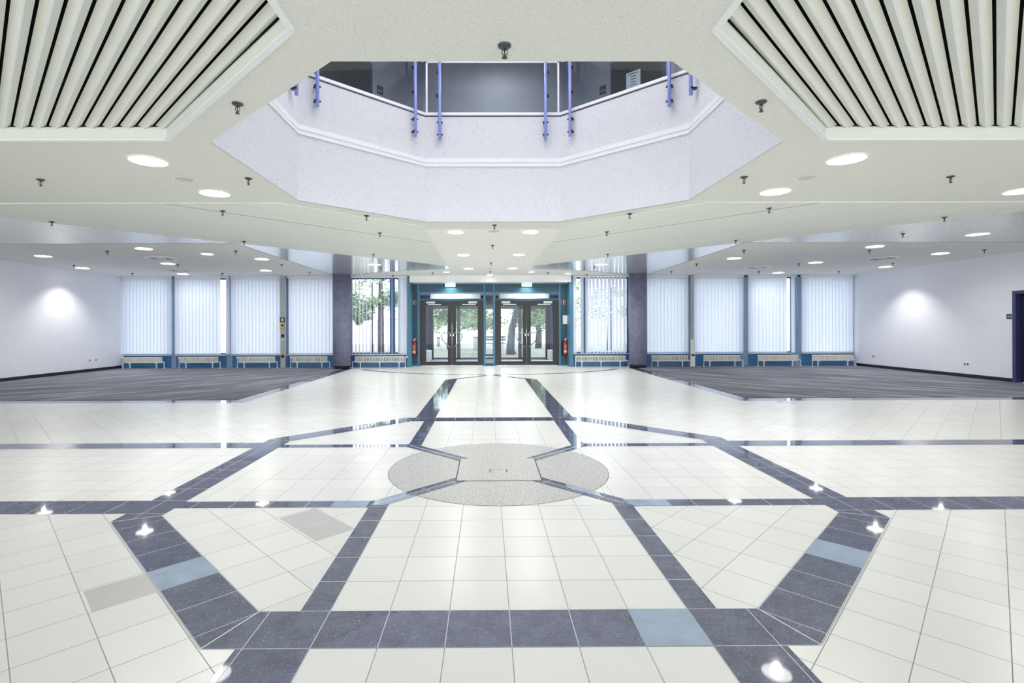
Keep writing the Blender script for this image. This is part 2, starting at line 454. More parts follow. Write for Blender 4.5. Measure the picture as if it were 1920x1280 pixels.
# floor hatch set in the stone disc
hx, hy0, hy1 = .40, 4.735, 5.53
ht = thing('floor_hatch', 'square speckled stone hatch in the middle of the round stone inlay', 'hatch', (0, hy0, .0025))
b = MB(); b.box(-hx + .006, hx - .006, .006, hy1 - hy0 - .006, 0, .0008); b.build('cover', m_stone, ht)
b = MB(); b.box(-hx - .004, -hx + .004, 0, hy1 - hy0, 0, .001); b.box(hx - .004, hx + .004, 0, hy1 - hy0, 0, .001)
b.box(-hx, hx, -.004, .004, 0, .001); b.build('joint', m_gap, ht, label='thin dark joint')
b = MB()
for sx in (-1, 1):
    b.box(sx * .083 - .005, sx * .083 + .005, .27, .37, .0009, .0016)
b.box(-.083, -.055, .27, .282, .0009, .0016); b.box(-.083, -.055, .36, .37, .0009, .0016); b.box(-.083, .083, .368, .370, .0009, .0016)
b.build('lifting_handle', m_blk, ht, label='black recessed lifting handle')

for s, m, nm in ((-1, m_carpL, 'left'), (1, m_carpR, 'right')):
    b = MB(); xs = sorted((s * 5.02, s * XW)); b.box(xs[0], xs[1], 10.07, YB - .02, .0006, .007)
    tag(b.build('carpet', m), 'grey streaked carpet laid in front of the %s row of blinds' % nm, 'carpet', 'streaked carpets')

# ------------------------------------------------------------------ ceiling
OC = oct_pts(2.66, 1.155, 6.12)
OC = [(x * 1.045 if abs(x) > 2 else x, y) for x, y in OC]     # opening of the gallery void
def bafpoly(s): return [(s * 1.28, YK + .3), (s * 9.0, YK + .3), (s * 9.0, 4.92), (s * 3.17, 4.92), (s * 1.28, 3.09)]
CP = MB()
CP.mat(0).poly([(-XW - .2, YK), (XW + .2, YK), (XW + .2, 9.4), (-XW - .2, 9.4)], ZC, True, [OC, bafpoly(-1), bafpoly(1)])
CP.mat(1).poly([(-XW - .2, 9.4), (XW + .2, 9.4), (XW + .2, 18.8), (-XW - .2, 18.8)], ZC, True)
struct('ceiling', CP, [m_ceil, m_ceilfar], fix=False)
# flush metal panelling, both sides of the corridor strip
ME = MB(); zm = ZC - .004
AR = [(6.68 * math.sin(a), 22.43 - 6.68 * math.cos(a)) for a in [(.185 + (.85 - .185) * k / 16) for k in range(17)]]
for s in (-1, 1):
    M = lambda pts: [(s * x, y) for x, y in pts]
    ME.mat(0).poly(M([(1.25, 9.14), (3.09, 7.4), (8.95, 7.4), (1.25, 15.1)]), zm, True)
    ME.mat(1).poly(M([(1.25, 15.1), (5.45, 10.9), (5.45, 17.9)] + [p for p in reversed(AR) if p[0] < 5.2]), zm, True)
    ME.mat(2).poly(M([(8.95, 7.4), (XW, 7.4), (XW, 10.95), (5.45, 10.95), (5.45, 10.9)]), zm, True)
struct('metal_ceiling', ME, [m_band, m_shinyX, m_shinyY], fix=False)
# trim lines: pale edges and dark seams
def strip(mb, a, b_, wd, z0, z1):
    a, b_ = Vector(a), Vector(b_); d = (b_ - a).normalized(); n = Vector((-d.y, d.x)) * wd / 2
    mb.prism([tuple(a - n), tuple(b_ - n), tuple(b_ + n), tuple(a + n)], z0, z1)
tr = MB(); sm = MB()
for s in (-1, 1):
    strip(tr, (s * 1.25, 9.14), (s * 1.25, 15.75), .05, ZC - .012, ZC)
    strip(tr, (s * 1.25, 9.14), (s * 3.09, 7.4), .03, ZC - .008, ZC)
    strip(tr, (s * 3.09, 7.4), (s * XW, 7.4), .03, ZC - .008, ZC)
    strip(sm, (s * 1.27, 10.92), (s * 4.75, 7.44), .012, ZC - .0055, ZC)
    strip(sm, (s * 5.45, 10.95), (s * XW, 10.95), .015, ZC - .0055, ZC)
    strip(sm, (s * 5.45, 10.95), (s * 5.45, 17.9), .015, ZC - .0055, ZC)
    for p, q in zip(AR, AR[1:]):
        if q[0] < 5.2: strip(sm, (s * p[0], p[1]), (s * q[0], q[1]), .02, ZC - .0055, ZC)
struct('trim_1', tr, m_trim); struct('trim_2', sm, m_gap)

# recessed slatted ceiling panels
def slat_ceiling(s, nm):
    root = thing('slatted_ceiling_panel', 'large recessed panel of V-shaped sage slats in the ceiling at upper %s' % nm, 'ceiling panel', (0, 0, 0), 0, 'slatted ceiling panels')
    P = bafpoly(s); fr = MB(); n = len(P)
    zt = ZC + .13
    for k in range(n):
        a, c = P[k], P[(k + 1) % n]
        fr.face([(a[0], a[1], ZC), (c[0], c[1], ZC), (c[0], c[1], zt), (a[0], a[1], zt)])
    fr.build('frame', m_lou, root, fix=False)
    lip = MB()
    for k in range(n):
        a, c = Vector(P[k]), Vector(P[(k + 1) % n]); d = (c - a).normalized() * .022
        strip(lip, tuple(a + d * .02), tuple(c - d * .02), .045, ZC - .006 - .0004 * k, ZC + .004)
    lip.build('edge_trim', m_trim, root, label='pale edge trim')
    sl = MB(); pitch = .1195; o = .062; r2 = math.sqrt(2); ye = 4.916; xe = 1.284
    while o < 4.0:      # slats run parallel to the diagonal edge
        hw, ew = .0505, .007
        pr = [(o - hw, zt + .014), (o - ew, zt - .016), (o + ew, zt - .016), (o + hw, zt + .014)]
        A = [(xe, xe + 1.81 - q * r2, z) for q, z in pr]
        B = [(ye - 1.80 + q * r2, ye, z) for q, z in pr]
        A = [(s * p[0], max(p[1], YK + .31), p[2]) for p in A]; B = [(s * p[0], p[1], p[2]) for p in B]
        for k in range(3):
            sl.mat((0, 2, 1)[k]); sl.face([A[k], A[k + 1], B[k + 1], B[k]])
        o += pitch
    sl.build('slats', [m_lou, m_perf, m_trim], root, fix=False)
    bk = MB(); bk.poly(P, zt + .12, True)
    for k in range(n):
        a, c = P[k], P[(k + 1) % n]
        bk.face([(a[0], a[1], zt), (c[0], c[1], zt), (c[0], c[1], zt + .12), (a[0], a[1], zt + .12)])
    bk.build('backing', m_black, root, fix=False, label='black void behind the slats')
slat_ceiling(-1, 'left'); slat_ceiling(1, 'right')

# ------------------------------------------------------------------ walls
b = MB(); b.box(-XW - .2, -XW, YK, 18.8, 0, ZC); struct('wall_left', b, m_paint)
b = MB(); b.box(XW, XW + .2, YK, 11.6, 0, ZC); b.box(XW, XW + .2, 12.6, 18.8, 0, ZC); b.box(XW, XW + .2, 11.6, 12.6, 2.25, ZC)
struct('wall_right', b, m_paint)
b = MB(); b.box(-XW, -XW + .018, YK, YB - .12, 0.0, .10); struct('baseboard_left', b, m_base)
b = MB(); b.box(XW - .018, XW, 12.62, YB - .12, 0, .10); struct('baseboard_right', b, m_base)

ZS, ZH = .46, 3.17      # window sill and head
WL = [(-12.93, -11.26), (-11.09, -9.31), (-9.12, -7.37), (-7.17, -5.35), (-4.95, -2.92),
      (2.86, 4.93), (5.3, 7.01), (7.21, 8.93), (9.17, 10.80), (11.06, 12.88)]
wb = MB()
for s in (-1, 1):
    x0, x1 = sorted((s * 2.87, s * XW))
    wb.mat(0).box(x0, x1, YB + .02, YB + .16, 0, ZS)
    wb.mat(1).box(x0, x1, YB, YB + .16, ZH, ZC)
edges = [-XW] + [v for w_ in WL[:5] for v in w_] + [-2.87]
for a, c in list(zip(edges[0::2], edges[1::2])): wb.mat(2).box(a, c, YB + .0, YB + .2, 0.0 if a > -12 and c < -3 else ZS, ZC)
edges = [2.87] + [v for w_ in WL[5:] for v in w_] + [XW]
for a, c in list(zip(edges[0::2], edges[1::2])):
    if c - a > .005: wb.mat(2).box(a, c, YB + .0, YB + .2, 0.0 if a > 3 and c < 12.9 else ZS, ZC)
struct('wall_back', wb, [m_blueP, m_trim, plain('pale_blue_mullion', S(128, 152, 182), .45, var=.04)])
for i, (a, c) in enumerate(WL):
    f = MB(); t_ = .055
    f.box(a, a + t_, YB + .05, YB + .13, ZS, ZH); f.box(c - t_, c, YB + .05, YB + .13, ZS, ZH)
    f.box(a + t_, c - t_, YB + .05, YB + .13, ZS, ZS + t_); f.box(a + t_, c - t_, YB + .05, YB + .13, ZH - t_, ZH)
    if i in (4, 5):
        xm = -3.47 if i == 4 else 3.36
        f.box(xm - .09, xm + .09, YB + .05, YB + .13, ZS + t_, ZH - t_)
    o = struct('window_%d' % (i + 1), f, m_frame)
    g = MB(); g.box(a + t_, c - t_, YB + .085, YB + .091, ZS + t_, ZH - t_); g.build('pane', m_glass, o)
    g = MB(); g.box(a, c, YB - .05, YB + .05, ZS - .025, ZS); g.build('window_sill', m_trim, o)

# ------------------------------------------------------------------ vertical blinds
def blind(x0, x1, spec, label, gap=None):
    """spec: list of (x, angle, width) of slats; hung on a head rail"""
    root = thing('vertical_blind', label, 'blind', ((x0 + x1) / 2, YB - .10, ZS - .01), 0, 'vertical slat blinds')
    cx = (x0 + x1) / 2
    r = MB(); r.box(x0 - cx, x1 - cx, -.025, .025, 3.165 - ZS, 3.212 - ZS); r.build('head_rail', m_trim, root)
    sl = MB(); z0, z1 = .03, 3.162 - ZS
    for x, a, wd in spec:
        ca, sa = math.cos(a) * wd / 2, math.sin(a) * wd / 2
        X = x - cx; jit = random.uniform(-.002, .002); n = 4
        prev = None
        pts = []
        for k in range(n + 1):
            u = -1 + 2 * k / n; bow = .004 * (1 - u * u)
            pts.append((X + ca * u - math.sin(a) * bow, sa * u + math.cos(a) * bow + jit))
        for (ax_, ay), (bx, by) in zip(pts, pts[1:]):
            f = sl.face([(ax_, ay, z0), (bx, by, z0), (bx, by, z1), (ax_, ay, z1)]); f.smooth = True
        sl.box(-.97 * wd / 2, .97 * wd / 2, -.0035, .0035, z0 - .002, z0 + .035, Matrix.Translation((X, jit, 0)) @ Matrix.Rotation(a, 4, 'Z'))
    sl.build('slats', m_blind, root, fix=False)
    c = MB(); c.tube([(x1 - cx - .02, -.03, .9), (x1 - cx - .02, -.03, z1)], .004, 6); c.build('pull_cord', m_trim, root)
    return root
def closed(x0, x1, ang=.11, wd=.156, pitch=.120):
    n = max(1, int((x1 - x0) / pitch)); p = (x1 - x0) / n
    return [(x0 + p * (k + .5), ang + random.uniform(-.10, .10), wd) for k in range(n)]
blind(-12.93, -11.18, closed(-12.9, -11.21), 'closed vertical blind of the window against the left wall')
blind(-11.08, -9.18, closed(-11.06, -9.5) + [(-9.24, 1.3, .127), (-9.2, 1.3, .127)], 'closed vertical blind with a bright gap on its right, second window from the left wall')
blind(-9.14, -7.36, closed(-9.1, -7.38), 'closed vertical blind between the bright gap and the post with the fire alarm button')
blind(-7.14, -5.42, closed(-7.08, -5.4), 'closed vertical blind between the fire alarm post and the left column')
sp = [(-4.86 + .128 * k, PI / 2 + random.uniform(-.05, .05), .127) for k in range(12)]
sp += [(-3.22 + .03 * k, 1.35, .127) for k in range(2)] + closed(-3.16, -2.92, .25)
blind(-4.93, -2.90, sp, 'vertical blind turned edge-on beside the left column, showing the tree outside')
sp = closed(2.86, 3.08, -.3) + [(3.25, .25, .115), (3.42, .2, .115)] + [(3.53 + .135 * k, -.95 + random.uniform(-.05, .05), .127) for k in range(10)]
blind(2.84, 4.90, sp, 'half-open vertical blind between the right column and the entrance doors')
blind(5.42, 7.02, closed(5.42, 7.0), 'closed vertical blind just right of the right column')
blind(7.2, 8.98, closed(7.17, 8.95), 'closed vertical blind just right of the grey socket post')
blind(9.14, 10.86, closed(9.13, 10.5) + closed(10.62, 10.84), 'closed vertical blind with a narrow bright slit, second from the right wall')
blind(11.0, 12.86, closed(11.03, 12.84), 'closed vertical blind of the window against the right wall')

# ------------------------------------------------------------------ radiators
def radiator(x0, x1, label, flip=False, pipes=(1, 1)):
    L = x1 - x0; root = thing('radiator', label, 'radiator', ((x0 + x1) / 2, 17.86, .007 if abs(x0) > 4.95 else .002), 0, 'radiators under the windows')
    bd = MB(); n = int(round(L / .054)); p = L / n
    for k in range(n):
        xc = -L / 2 + p * (k + .5)
        bd.rbox(xc - .0125, xc + .0125, -.03, .03, .185, .392, .009, 2)
    bd.tube([(-L / 2 + .01, 0, .375), (L / 2 - .01, 0, .375)], .02, 8); bd.tube([(-L / 2 + .01, 0, .205), (L / 2 - .01, 0, .205)], .02, 8)
    bd.build('body', m_rad, root)
    for fx in ([-L / 2 + .2, L / 2 - .2] + ([0] if L > 1.7 else [])):
        f = MB(); f.box(fx - .012, fx + .012, -.02, .02, 0, .19); f.box(fx - .03, fx + .03, -.05, .05, .17, .192); f.build('foot', m_radfoot, root)
    s = -1 if flip else 1
    q = MB(); x = s * (L / 2 + .075)
    q.tube([(s * (L / 2 - .01), -.02, .22), (s * (L / 2 + .05), -.02, .22), (x, -.02, .21), (x, -.02, .0)], .014, 8)
    q.lathe([(.035, 0), (.035, .012), (.02, .02)], (x, -.02, 0), 14); q.build('return_pipe', m_radfoot, root)
    q = MB(); x = -s * (L / 2 + .02)
    q.tube([(x + s * .02, -.03, .36), (x, -.03, .355), (x, -.03, .0)], .013, 8); q.lathe([(.032, 0), (.032, .012), (.018, .02)], (x, -.03, 0), 14)
    q.build('flow_pipe', m_radfoot, root)
    q = MB(); q.lathe([(.02, 0), (.03, .01), (.03, .055), (.022, .065)], (x - s * .02, -.05, .37), 14, 'X'); q.build('thermostat_valve', m_white, root)
radiator(-12.72, -11.40, 'cream ribbed radiator nearest the left wall')
radiator(-10.78, -9.46, 'cream ribbed radiator under the blind with the bright gap')
radiator(-8.76, -7.48, 'cream ribbed radiator just left of the fire alarm post')
radiator(-6.92, -5.66, 'cream ribbed radiator between the fire alarm post and the left column')
radiator(-4.72, -2.98, 'long cream ribbed radiator between the left column and the entrance doors', True)
radiator(3.0, 4.74, 'long cream ribbed radiator between the right column and the entrance doors')
radiator(5.66, 6.92, 'cream ribbed radiator between the right column and the socket post')
radiator(7.48, 8.76, 'cream ribbed radiator just right of the socket post', False)
radiator(9.38, 10.78, 'cream ribbed radiator under the blind with the narrow slit')
radiator(11.28, 12.72, 'cream ribbed radiator nearest the right wall')

# ------------------------------------------------------------------ columns and posts
for s, nm in ((-1, 'left'), (1, 'right')):
    root = thing('round_column', 'round violet-grey column to the %s of the entrance' % nm, 'column', (s * 5.10, 17.62, .003), 0, 'entrance columns')
    b = MB(); b.lathe([(.30, .10), (.30, ZC - .006)], n=48); b.build('shaft', m_col, root)
    b = MB(); b.lathe([(.27, 0), (.27, .10)], n=48); b.build('plinth', m_blk, root)
root = thing('service_post', 'tall grey service post carrying the fire alarm button, left of the left column', 'post', (-7.25, 17.98, .007))
b = MB(); b.rbox(-.085, .085, -.05, .05, 0, ZC - .012, .006); b.build('post', m_grey, root)
b = MB(); b.box(-.055, .055, -.062, -.05, 1.06, 1.17); b.build('switch', m_blk, root, label='dark grey switch'); b = MB(); b.box(-.055, .055, -.062, -.05, .35, .45); b.build('socket', m_blk, root, label='black socket')
b = MB(); b.box(-.06, .06, -.056, -.05, .96, .985); b.build('cover_strip', m_off, root)
root = thing('fire_alarm_button', 'black square manual call point with white symbol on the grey post', 'alarm', (-7.25, 17.925, 1.60))
b = MB(); b.rbox(-.085, .085, -.035, 0.004, 0, .165, .006); b.build('housing', plain('dark_maroon_plastic', S(52, 22, 26), .4), root)
b = MB(); b.lathe([(.05, 0), (.05, .003)], (0, -.038, .0825), 24, 'Y'); b.build('symbol', m_paper, root)
b = MB(); b.lathe([(.022, 0), (.022, .003)], (0, -.0405, .0825), 20, 'Y'); b.build('push_button', m_red, root)
root = thing('emergency_switch', 'yellow box with black button below the call point on the post', 'switch', (-7.255, 17.925, 1.40))
b = MB(); b.rbox(-.08, .06, -.04, .004, 0, .18, .006); b.build('housing', m_yellow, root)
b = MB(); b.rbox(-.03, .05, -.055, -.04, .05, .13, .006); b.build('button', m_blk, root)
root = thing('service_post', 'slim grey socket post right of the right column', 'post', (7.11, 17.98, .007))
b = MB(); b.rbox(-.055, .055, -.04, .04, 0, ZC - .012, .006); b.build('post', m_grey, root)
b = MB(); b.rbox(-.075, .075, -.075, -.04, 0, .94, .008); b.build('socket_box', m_off, root)
for z in (.82, .68, .56):
    b = MB(); b.rbox(-.05, .05, -.081, -.075, z - .045, z + .045, .004); k = b.build('socket', m_white, root)
    h = MB(); h.lathe([(.014, 0), (.014, .002)], (.015, -.0825, z), 12, 'Y'); h.build('socket_hole', m_blk, k)
b = MB(); b.box(-.055, .055, -.08, -.075, .36, .43); b.build('dark_socket', m_blk, root)

# wall sockets
def socket(x, y, z, s, label, n=1):
    root = thing('wall_socket', label, 'socket', (x, y, z), 0, 'wall sockets')
    for k in range(n):
        b = MB(); oy = (k - (n - 1) / 2) * .09
        b.rbox(min(0, s * .014), max(0, s * .014), oy - .042, oy + .042, -.042, .042, .004); p_ = b.build('plate', m_white, root)
        h = MB(); h.lathe([(.026, 0), (.026, .002)], (s * .015 - (.001 if s < 0 else 0), oy, -.004), 16, 'X'); h.build('outlet', m_ink, p_)
socket(-XW, 16.6, .375, 1, 'white socket low on the left wall, the one farther from the windows')
socket(-XW, 16.86, .375, 1, 'white socket low on the left wall, the one nearer the windows')
socket(XW, 17.2, .40, -1, 'white double socket low on the right wall nearest the radiators', 2)
socket(XW, 13.86, .376, -1, 'white double socket low on the right wall nearest the dark doorway', 2)

# text helper
def text_mesh(txt, size, name, mat, parent, M):
    cu = bpy.data.curves.new(name, 'FONT'); cu.body = txt; cu.size = size; cu.align_x = 'CENTER'; cu.align_y = 'CENTER'; cu.extrude = .0008
    o = bpy.data.objects.new(name, cu); COL.objects.link(o)
    me = bpy.data.meshes.new_from_object(o.evaluated_get(bpy.context.evaluated_depsgraph_get()))
    bpy.data.objects.remove(o); bpy.data.curves.remove(cu)
    me.transform(M); me.materials.clear(); me.materials.append(mat)
    q = bpy.data.objects.new(name, me); COL.objects.link(q); q.parent = parent
    return q
FACE = Matrix.Rotation(PI / 2, 4, 'X')      # text facing the camera side (-Y)

# dark doorway in the right wall with its sign
d3 = MB(); d3.box(XW - .03, XW + .2, 12.54, 12.62, .006, 2.27); d3.box(XW - .03, XW + .2, 11.58, 11.66, .006, 2.27); d3.box(XW - .03, XW + .2, 11.66, 12.54, 2.19, 2.27)
o = struct('door_3', d3, plain('blue_grey_door_frame', S(62, 66, 108), .4))
b = MB(); b.box(XW + .10, XW + .15, 11.66, 12.54, .012, 2.19); lf = b.build('door_leaf', m_navy, o)
b = MB(); b.tube([(XW + .10, 11.76, 1.05), (XW + .05, 11.76, 1.05), (XW + .05, 11.88, 1.05)], .01, 8); b.build('door_handle', m_chrome, lf)
root = thing('door_sign', 'small blue square WC sign beside the dark doorway on the right wall', 'sign', (XW, 12.72, 1.64))
b = MB(); b.rbox(-.012, 0, -.062, .062, -.062, .062, .003); b.build('plate', m_sign, root)
text_mesh('WC', .06, 'lettering', m_paper, root, Matrix.Translation((-.0125, -.012, -.004)) @ Matrix.Rotation(-PI / 2, 4, 'Z') @ FACE)
b = MB(); b.box(-.0135, -.012, .028, .036, -.006, .006); b.build('dot', m_paper, root)

# ------------------------------------------------------------------ entrance
YD = 18.60
def px(x): return (x - 918.8) * .019375
def pz(y): return 1.43 - (y - 612.0) * .019375
# white soffit box over the doors
b = MB(); b.box(-2.83, 2.86, 18.0, 18.7, 2.985, ZC - .001); struct('trim_3', b, m_trim)
for s, nm in ((-1, 'left'), (1, 'right')):
    b = MB(); x0, x1 = sorted((s * 2.80, s * 2.93)); b.box(x0, x1, 18.02, 18.7, .0, 2.98)
    x0, x1 = sorted((s * 2.865, s * 2.93)); b.box(x0, x1, 18.02, 18.15, 2.98, ZC - .004)
    struct('entrance_wall_%s' % nm, b, m_tealL)
# teal portal framing: posts, panels, header
pf = MB()
for a, c in ((783.5, 787.2), (907, 910), (925, 928.2), (1048, 1051.2)): pf.box(px(a), px(c), YD - .05, YD + .09, .0, 2.985)
struct('trim_4', pf, m_tealL)
hd = MB()
hd.box(px(768.7), px(783.5), YD, YD + .06, .0, 2.985); hd.box(px(1051.2), px(1066), YD, YD + .06, .0, 2.985)
for a, c in ((787.2, 907), (910, 925), (928.2, 1048)): hd.box(px(a), px(c), YD, YD + .06, pz(547.5), 2.985)
for a, c in ((787.2, 907), (928.2, 1048)): hd.box(px(a), px(c), YD - .01, YD + .06, pz(564), pz(560.5))
hd.box(px(910), px(925), YD - .01, YD + .06, pz(668), pz(665)); hd.box(px(910), px(925), YD - .01, YD + .06, 0.0, pz(681))
struct('entrance_wall', hd, m_teal)
b = MB()
for a, c in ((768.7, 783.5), (1051.2, 1066)):
    b.box(px(a) + .02, px(c) - .02, YD - .012, YD, .06, .075); b.box(px(a) + .02, px(c) - .02, YD - .03, YD, .0, .045)
struct('trim_5', b, m_tealL)
for k, (a, c) in enumerate(((787.2, 907), (910, 925), (928.2, 1048))):
    f = MB(); z0 = pz(560.5) if k != 1 else pz(665)
    zt = pz(547.5); e = .018
    f.box(px(a), px(c), YD, YD + .05, zt - e, zt); f.box(px(a), px(c), YD, YD + .05, z0, z0 + e)
    f.box(px(a), px(a) + e, YD, YD + .05, z0 + e, zt - e); f.box(px(c) - e, px(c), YD, YD + .05, z0 + e, zt - e)
    o = struct('window_%d' % (11 + k), f, m_tealL)
    g = MB(); g.box(px(a) + e, px(c) - e, YD + .02, YD + .026, z0 + e, zt - e); g.build('pane', m_glass, o)
    if k == 1:
        g = MB(); g.box(px(a), px(c), YD + .02, YD + .026, pz(681), pz(668)); g.build('lower_pane', m_glass, o)

def double_door(n, a, mid, c):
    x0, xm, x1 = px(a), px(mid), px(c)
    zt = pz(564.3); zf = pz(567.8)
    f = MB(); e = .07
    f.box(x0, x0 + e, YD - .03, YD + .06, .004, zt); f.box(x1 - e, x1, YD - .03, YD + .06, .004, zt); f.box(x0 + e, x1 - e, YD - .03, YD + .06, zt - .07, zt)
    o = struct('door_%d' % n, f, m_darkframe)
    th = MB(); th.box(x0 + .02, x1 - .02, YD - .06, YD + .06, .001, .012); th.build('threshold', m_chrome, o)
    for s, (p, q) in ((1, (x0 + e, xm)), (-1, (xm, x1 - e))):
        g0, g1 = (p + .15, q - .15) if s > 0 else (p + .15, q - .15)
        zb, zg0, zg1 = .03, pz(677), pz(573.2); zl = zt - .075
        l = MB(); y0, y1 = YD - .02, YD + .04; eps = .004
        l.box(p + eps, g0, y0, y1, zb, zl); l.box(g1, q - eps, y0, y1, zb, zl); l.box(g0, g1, y0, y1, zb, zg0); l.box(g0, g1, y0, y1, zg1, zl)
        lf = l.build('door_leaf', m_darkframe, o)
        g = MB(); g.box(g0, g1, YD + .005, YD + .013, zg0, zg1); g.build('glass_pane', m_glass, lf)
        r = MB(); r.box(g0, g1, y0 - .004, y0 + .004, zg0, zg0 + .02); r.build('glazing_bead', m_chrome, lf)
        st = xm - s * .055           # meeting stile
        h = MB(); hz = pz(623.8)
        A = [(st, y0, hz), (st, y0 - .06, hz), (st - s * .26, y0 - .07, hz), (st - s * .31, y0 - .07, hz - .05), (st - s * .31, y0 - .07, hz - .20), (st - s * .27, y0 - .07, hz - .27), (st - s * .02, y0 - .06, hz - .53), (st, y0, hz - .55)]
        h.tube(A, .022, 8)
        h.build('pull_handle', m_tubeg, lf)
        h = MB(); h.rbox(st - .018, st + .018, y0 - .02, y0, hz - .12, hz - .04, .005); h.tube([(st, y0 - .02, hz - .02), (st - s * .13, y0 - .05, hz - .02)], .012, 8); h.build('lever_handle', m_chrome, lf)
        cx = g0 + .02 if s > 0 else g1 - .02
        k = MB(); x_ = sorted((cx, cx + s * .31)); k.rbox(x_[0], x_[1], y0 - .06, y0 - .011, zl - .0, zl + .055, .006); k.rbox(x_[0], x_[1], y0 - .012, y0, zl - .02, zl - .004, .002)
        k.build('door_closer', m_off, lf)
        k = MB(); x_ = sorted((cx + s * .05, cx + s * .53)); k.rbox(x_[0], x_[1], y0 - .035, y0, zl - .075, zl - .04, .004); k.build('closer_rail', m_off, lf)
double_door(1, 787.5, 847.5, 907)
double_door(2, 928.2, 987.6, 1047.8)

# exit signs
for i, (x, lab) in enumerate(((845.3, 'lit green exit sign above the left pair of doors'), (987.3, 'lit green exit sign above the right pair of doors'))):
    root = thing('exit_sign', lab, 'exit sign', (px(x), 18.42, pz(535.5)), 0, 'exit signs')
    b = MB(); b.rbox(-.19, .19, -.03, .03, -.06, .06, .006); b.build('housing', m_white, root)
    b = MB(); b.box(-.178, .178, -.033, -.03, -.05, .05); b.build('sign_face', m_exit, root)
    for sx in (-.11, .11):
        b = MB(); b.prism([(sx - .008, .03), (sx + .008, .03), (sx + .008, -.005), (sx + .024, -.005), (sx, -.035), (sx - .024, -.005), (sx - .008, -.005)], .033, .0345, FACE)
        b.build('arrow', m_exitw, root)
    b = MB()
    b.lathe([(.009, 0), (.009, .0015)], (.008, -.0345, .033), 12, 'Y')
    b.prism([(-.008, .022), (.012, .022), (.006, -.006), (.022, -.022), (.012, -.04), (.004, -.036), (.010, -.022), (-.006, -.010), (-.02, -.036), (-.03, -.034), (-.014, -.002), (-.012, .01), (-.026, .004), (-.03, .012)], .033, .0345, FACE)
    b.build('running_figure', m_exitw, root)
    b = MB(); b.box(-.012, .012, -.01, .01, .06, 2.985 - pz(535.5)); b.box(-.06, .06, -.02, .02, 2.975 - pz(535.5), 2.985 - pz(535.5)); b.build('bracket', m_white, root)
    ld = bpy.data.lights.new('exit_sign_lamp', 'AREA'); ld.energy = 7; ld.color = (.75, 1, .9); ld.shape = 'RECTANGLE'; ld.size = .34; ld.size_y = .05
    lo = bpy.data.objects.new('exit_sign_lamp', ld); COL.objects.link(lo); lo.parent = root; lo.location = (0, .0, -.065)

# extinguishers, pictogram signs, notice box
for x, lab, nm in ((777.2, 'left', 'left pair of doors'), (1059.3, 'right', 'right pair of doors')):
    root = thing('fire_extinguisher', 'red fire extinguisher on the teal panel beside the %s' % nm, 'fire extinguisher', (px(x), YD - .10, .40), 0, 'fire extinguishers')
    b = MB(); b.lathe([(.055, 0), (.075, .02), (.077, .04), (.077, .40), (.07, .44), (.04, .475), (.022, .485), (.022, .51)], n=28); cy = b.build('cylinder', m_red, root)
    b = MB()
    for k in range(9):
        a0 = -PI / 2 - .7 + 1.4 * k / 9; a1 = -PI / 2 - .7 + 1.4 * (k + 1) / 9; r = .0785
        b.face([(r * math.cos(a0), r * math.sin(a0), .08), (r * math.cos(a1), r * math.sin(a1), .08), (r * math.cos(a1), r * math.sin(a1), .17), (r * math.cos(a0), r * math.sin(a0), .17)])
    b.build('picture_label', m_label, cy)
    b = MB()
    for zz in (.22, .25, .28, .31, .34):
        for k in range(7):
            a0 = -PI / 2 - .55 + 1.1 * k / 7; a1 = a0 + .12
            b.face([(r * math.cos(a0), r * math.sin(a0), zz), (r * math.cos(a1), r * math.sin(a1), zz), (r * math.cos(a1), r * math.sin(a1), zz + .014), (r * math.cos(a0), r * math.sin(a0), zz + .014)])
    b.build('printed_label', m_label, cy)
    b = MB(); b.lathe([(.02, .51), (.026, .52), (.026, .55), (.016, .56)], n=16); b.rbox(-.012, .05, -.012, .012, .555, .575, .004); b.tube([(0, 0, .55), (.03, 0, .60), (.07, 0, .615)], .009, 8); b.build('valve_head', m_white, root)
    b = MB(); b.tube([(-.02, -.005, .53), (-.07, -.02, .50), (-.098, -.02, .40), (-.10, -.01, .25), (-.095, 0, .12)], .012, 8); b.build('hose', m_blk, root)
    b = MB(); b.box(-.13, .13, .085, .10, -.03, .50); b.box(-.09, .09, -.06, .085, -.03, -.002); b.build('wall_bracket', m_blk, root)
    root = thing('extinguisher_sign', 'small black square pictogram above the extinguisher beside the %s' % nm, 'sign', (px(x - 1.0 if x < 900 else x - 2.6), YD, pz(567)), 0, 'extinguisher signs')
    b = MB(); b.box(-.082, .082, -.006, 0, -.082, .082); b.build('border', m_orange, root)
    b = MB(); b.box(-.074, .074, -.008, -.006, -.074, .074); b.build('panel', plain('sign_black', S(30, 18, 20), .4), root)
    b = MB(); b.prism([(-.018, -.06), (.02, -.06), (.02, .03), (.01, .042), (.01, .055), (-.008, .055), (-.008, .042), (-.018, .03)], .008, .0095, FACE)
    b.prism([(.02, .05), (.05, .03), (.05, -.02), (.038, -.02), (.038, .025), (.012, .045)], .008, .0095, FACE); b.build('pictogram', m_orange, root)
root = thing('notice_box', 'white rectangular wall box above the right fire extinguisher', 'wall box', (px(1060.6), YD, pz(600)))
b = MB(); b.rbox(-.10, .10, -.05, 0, -.16, .16, .008); b.build('cover', m_white, root)
b = MB(); b.box(-.07, -.03, -.052, -.05, -.05, -.042); b.build('label_line', m_grey, root)

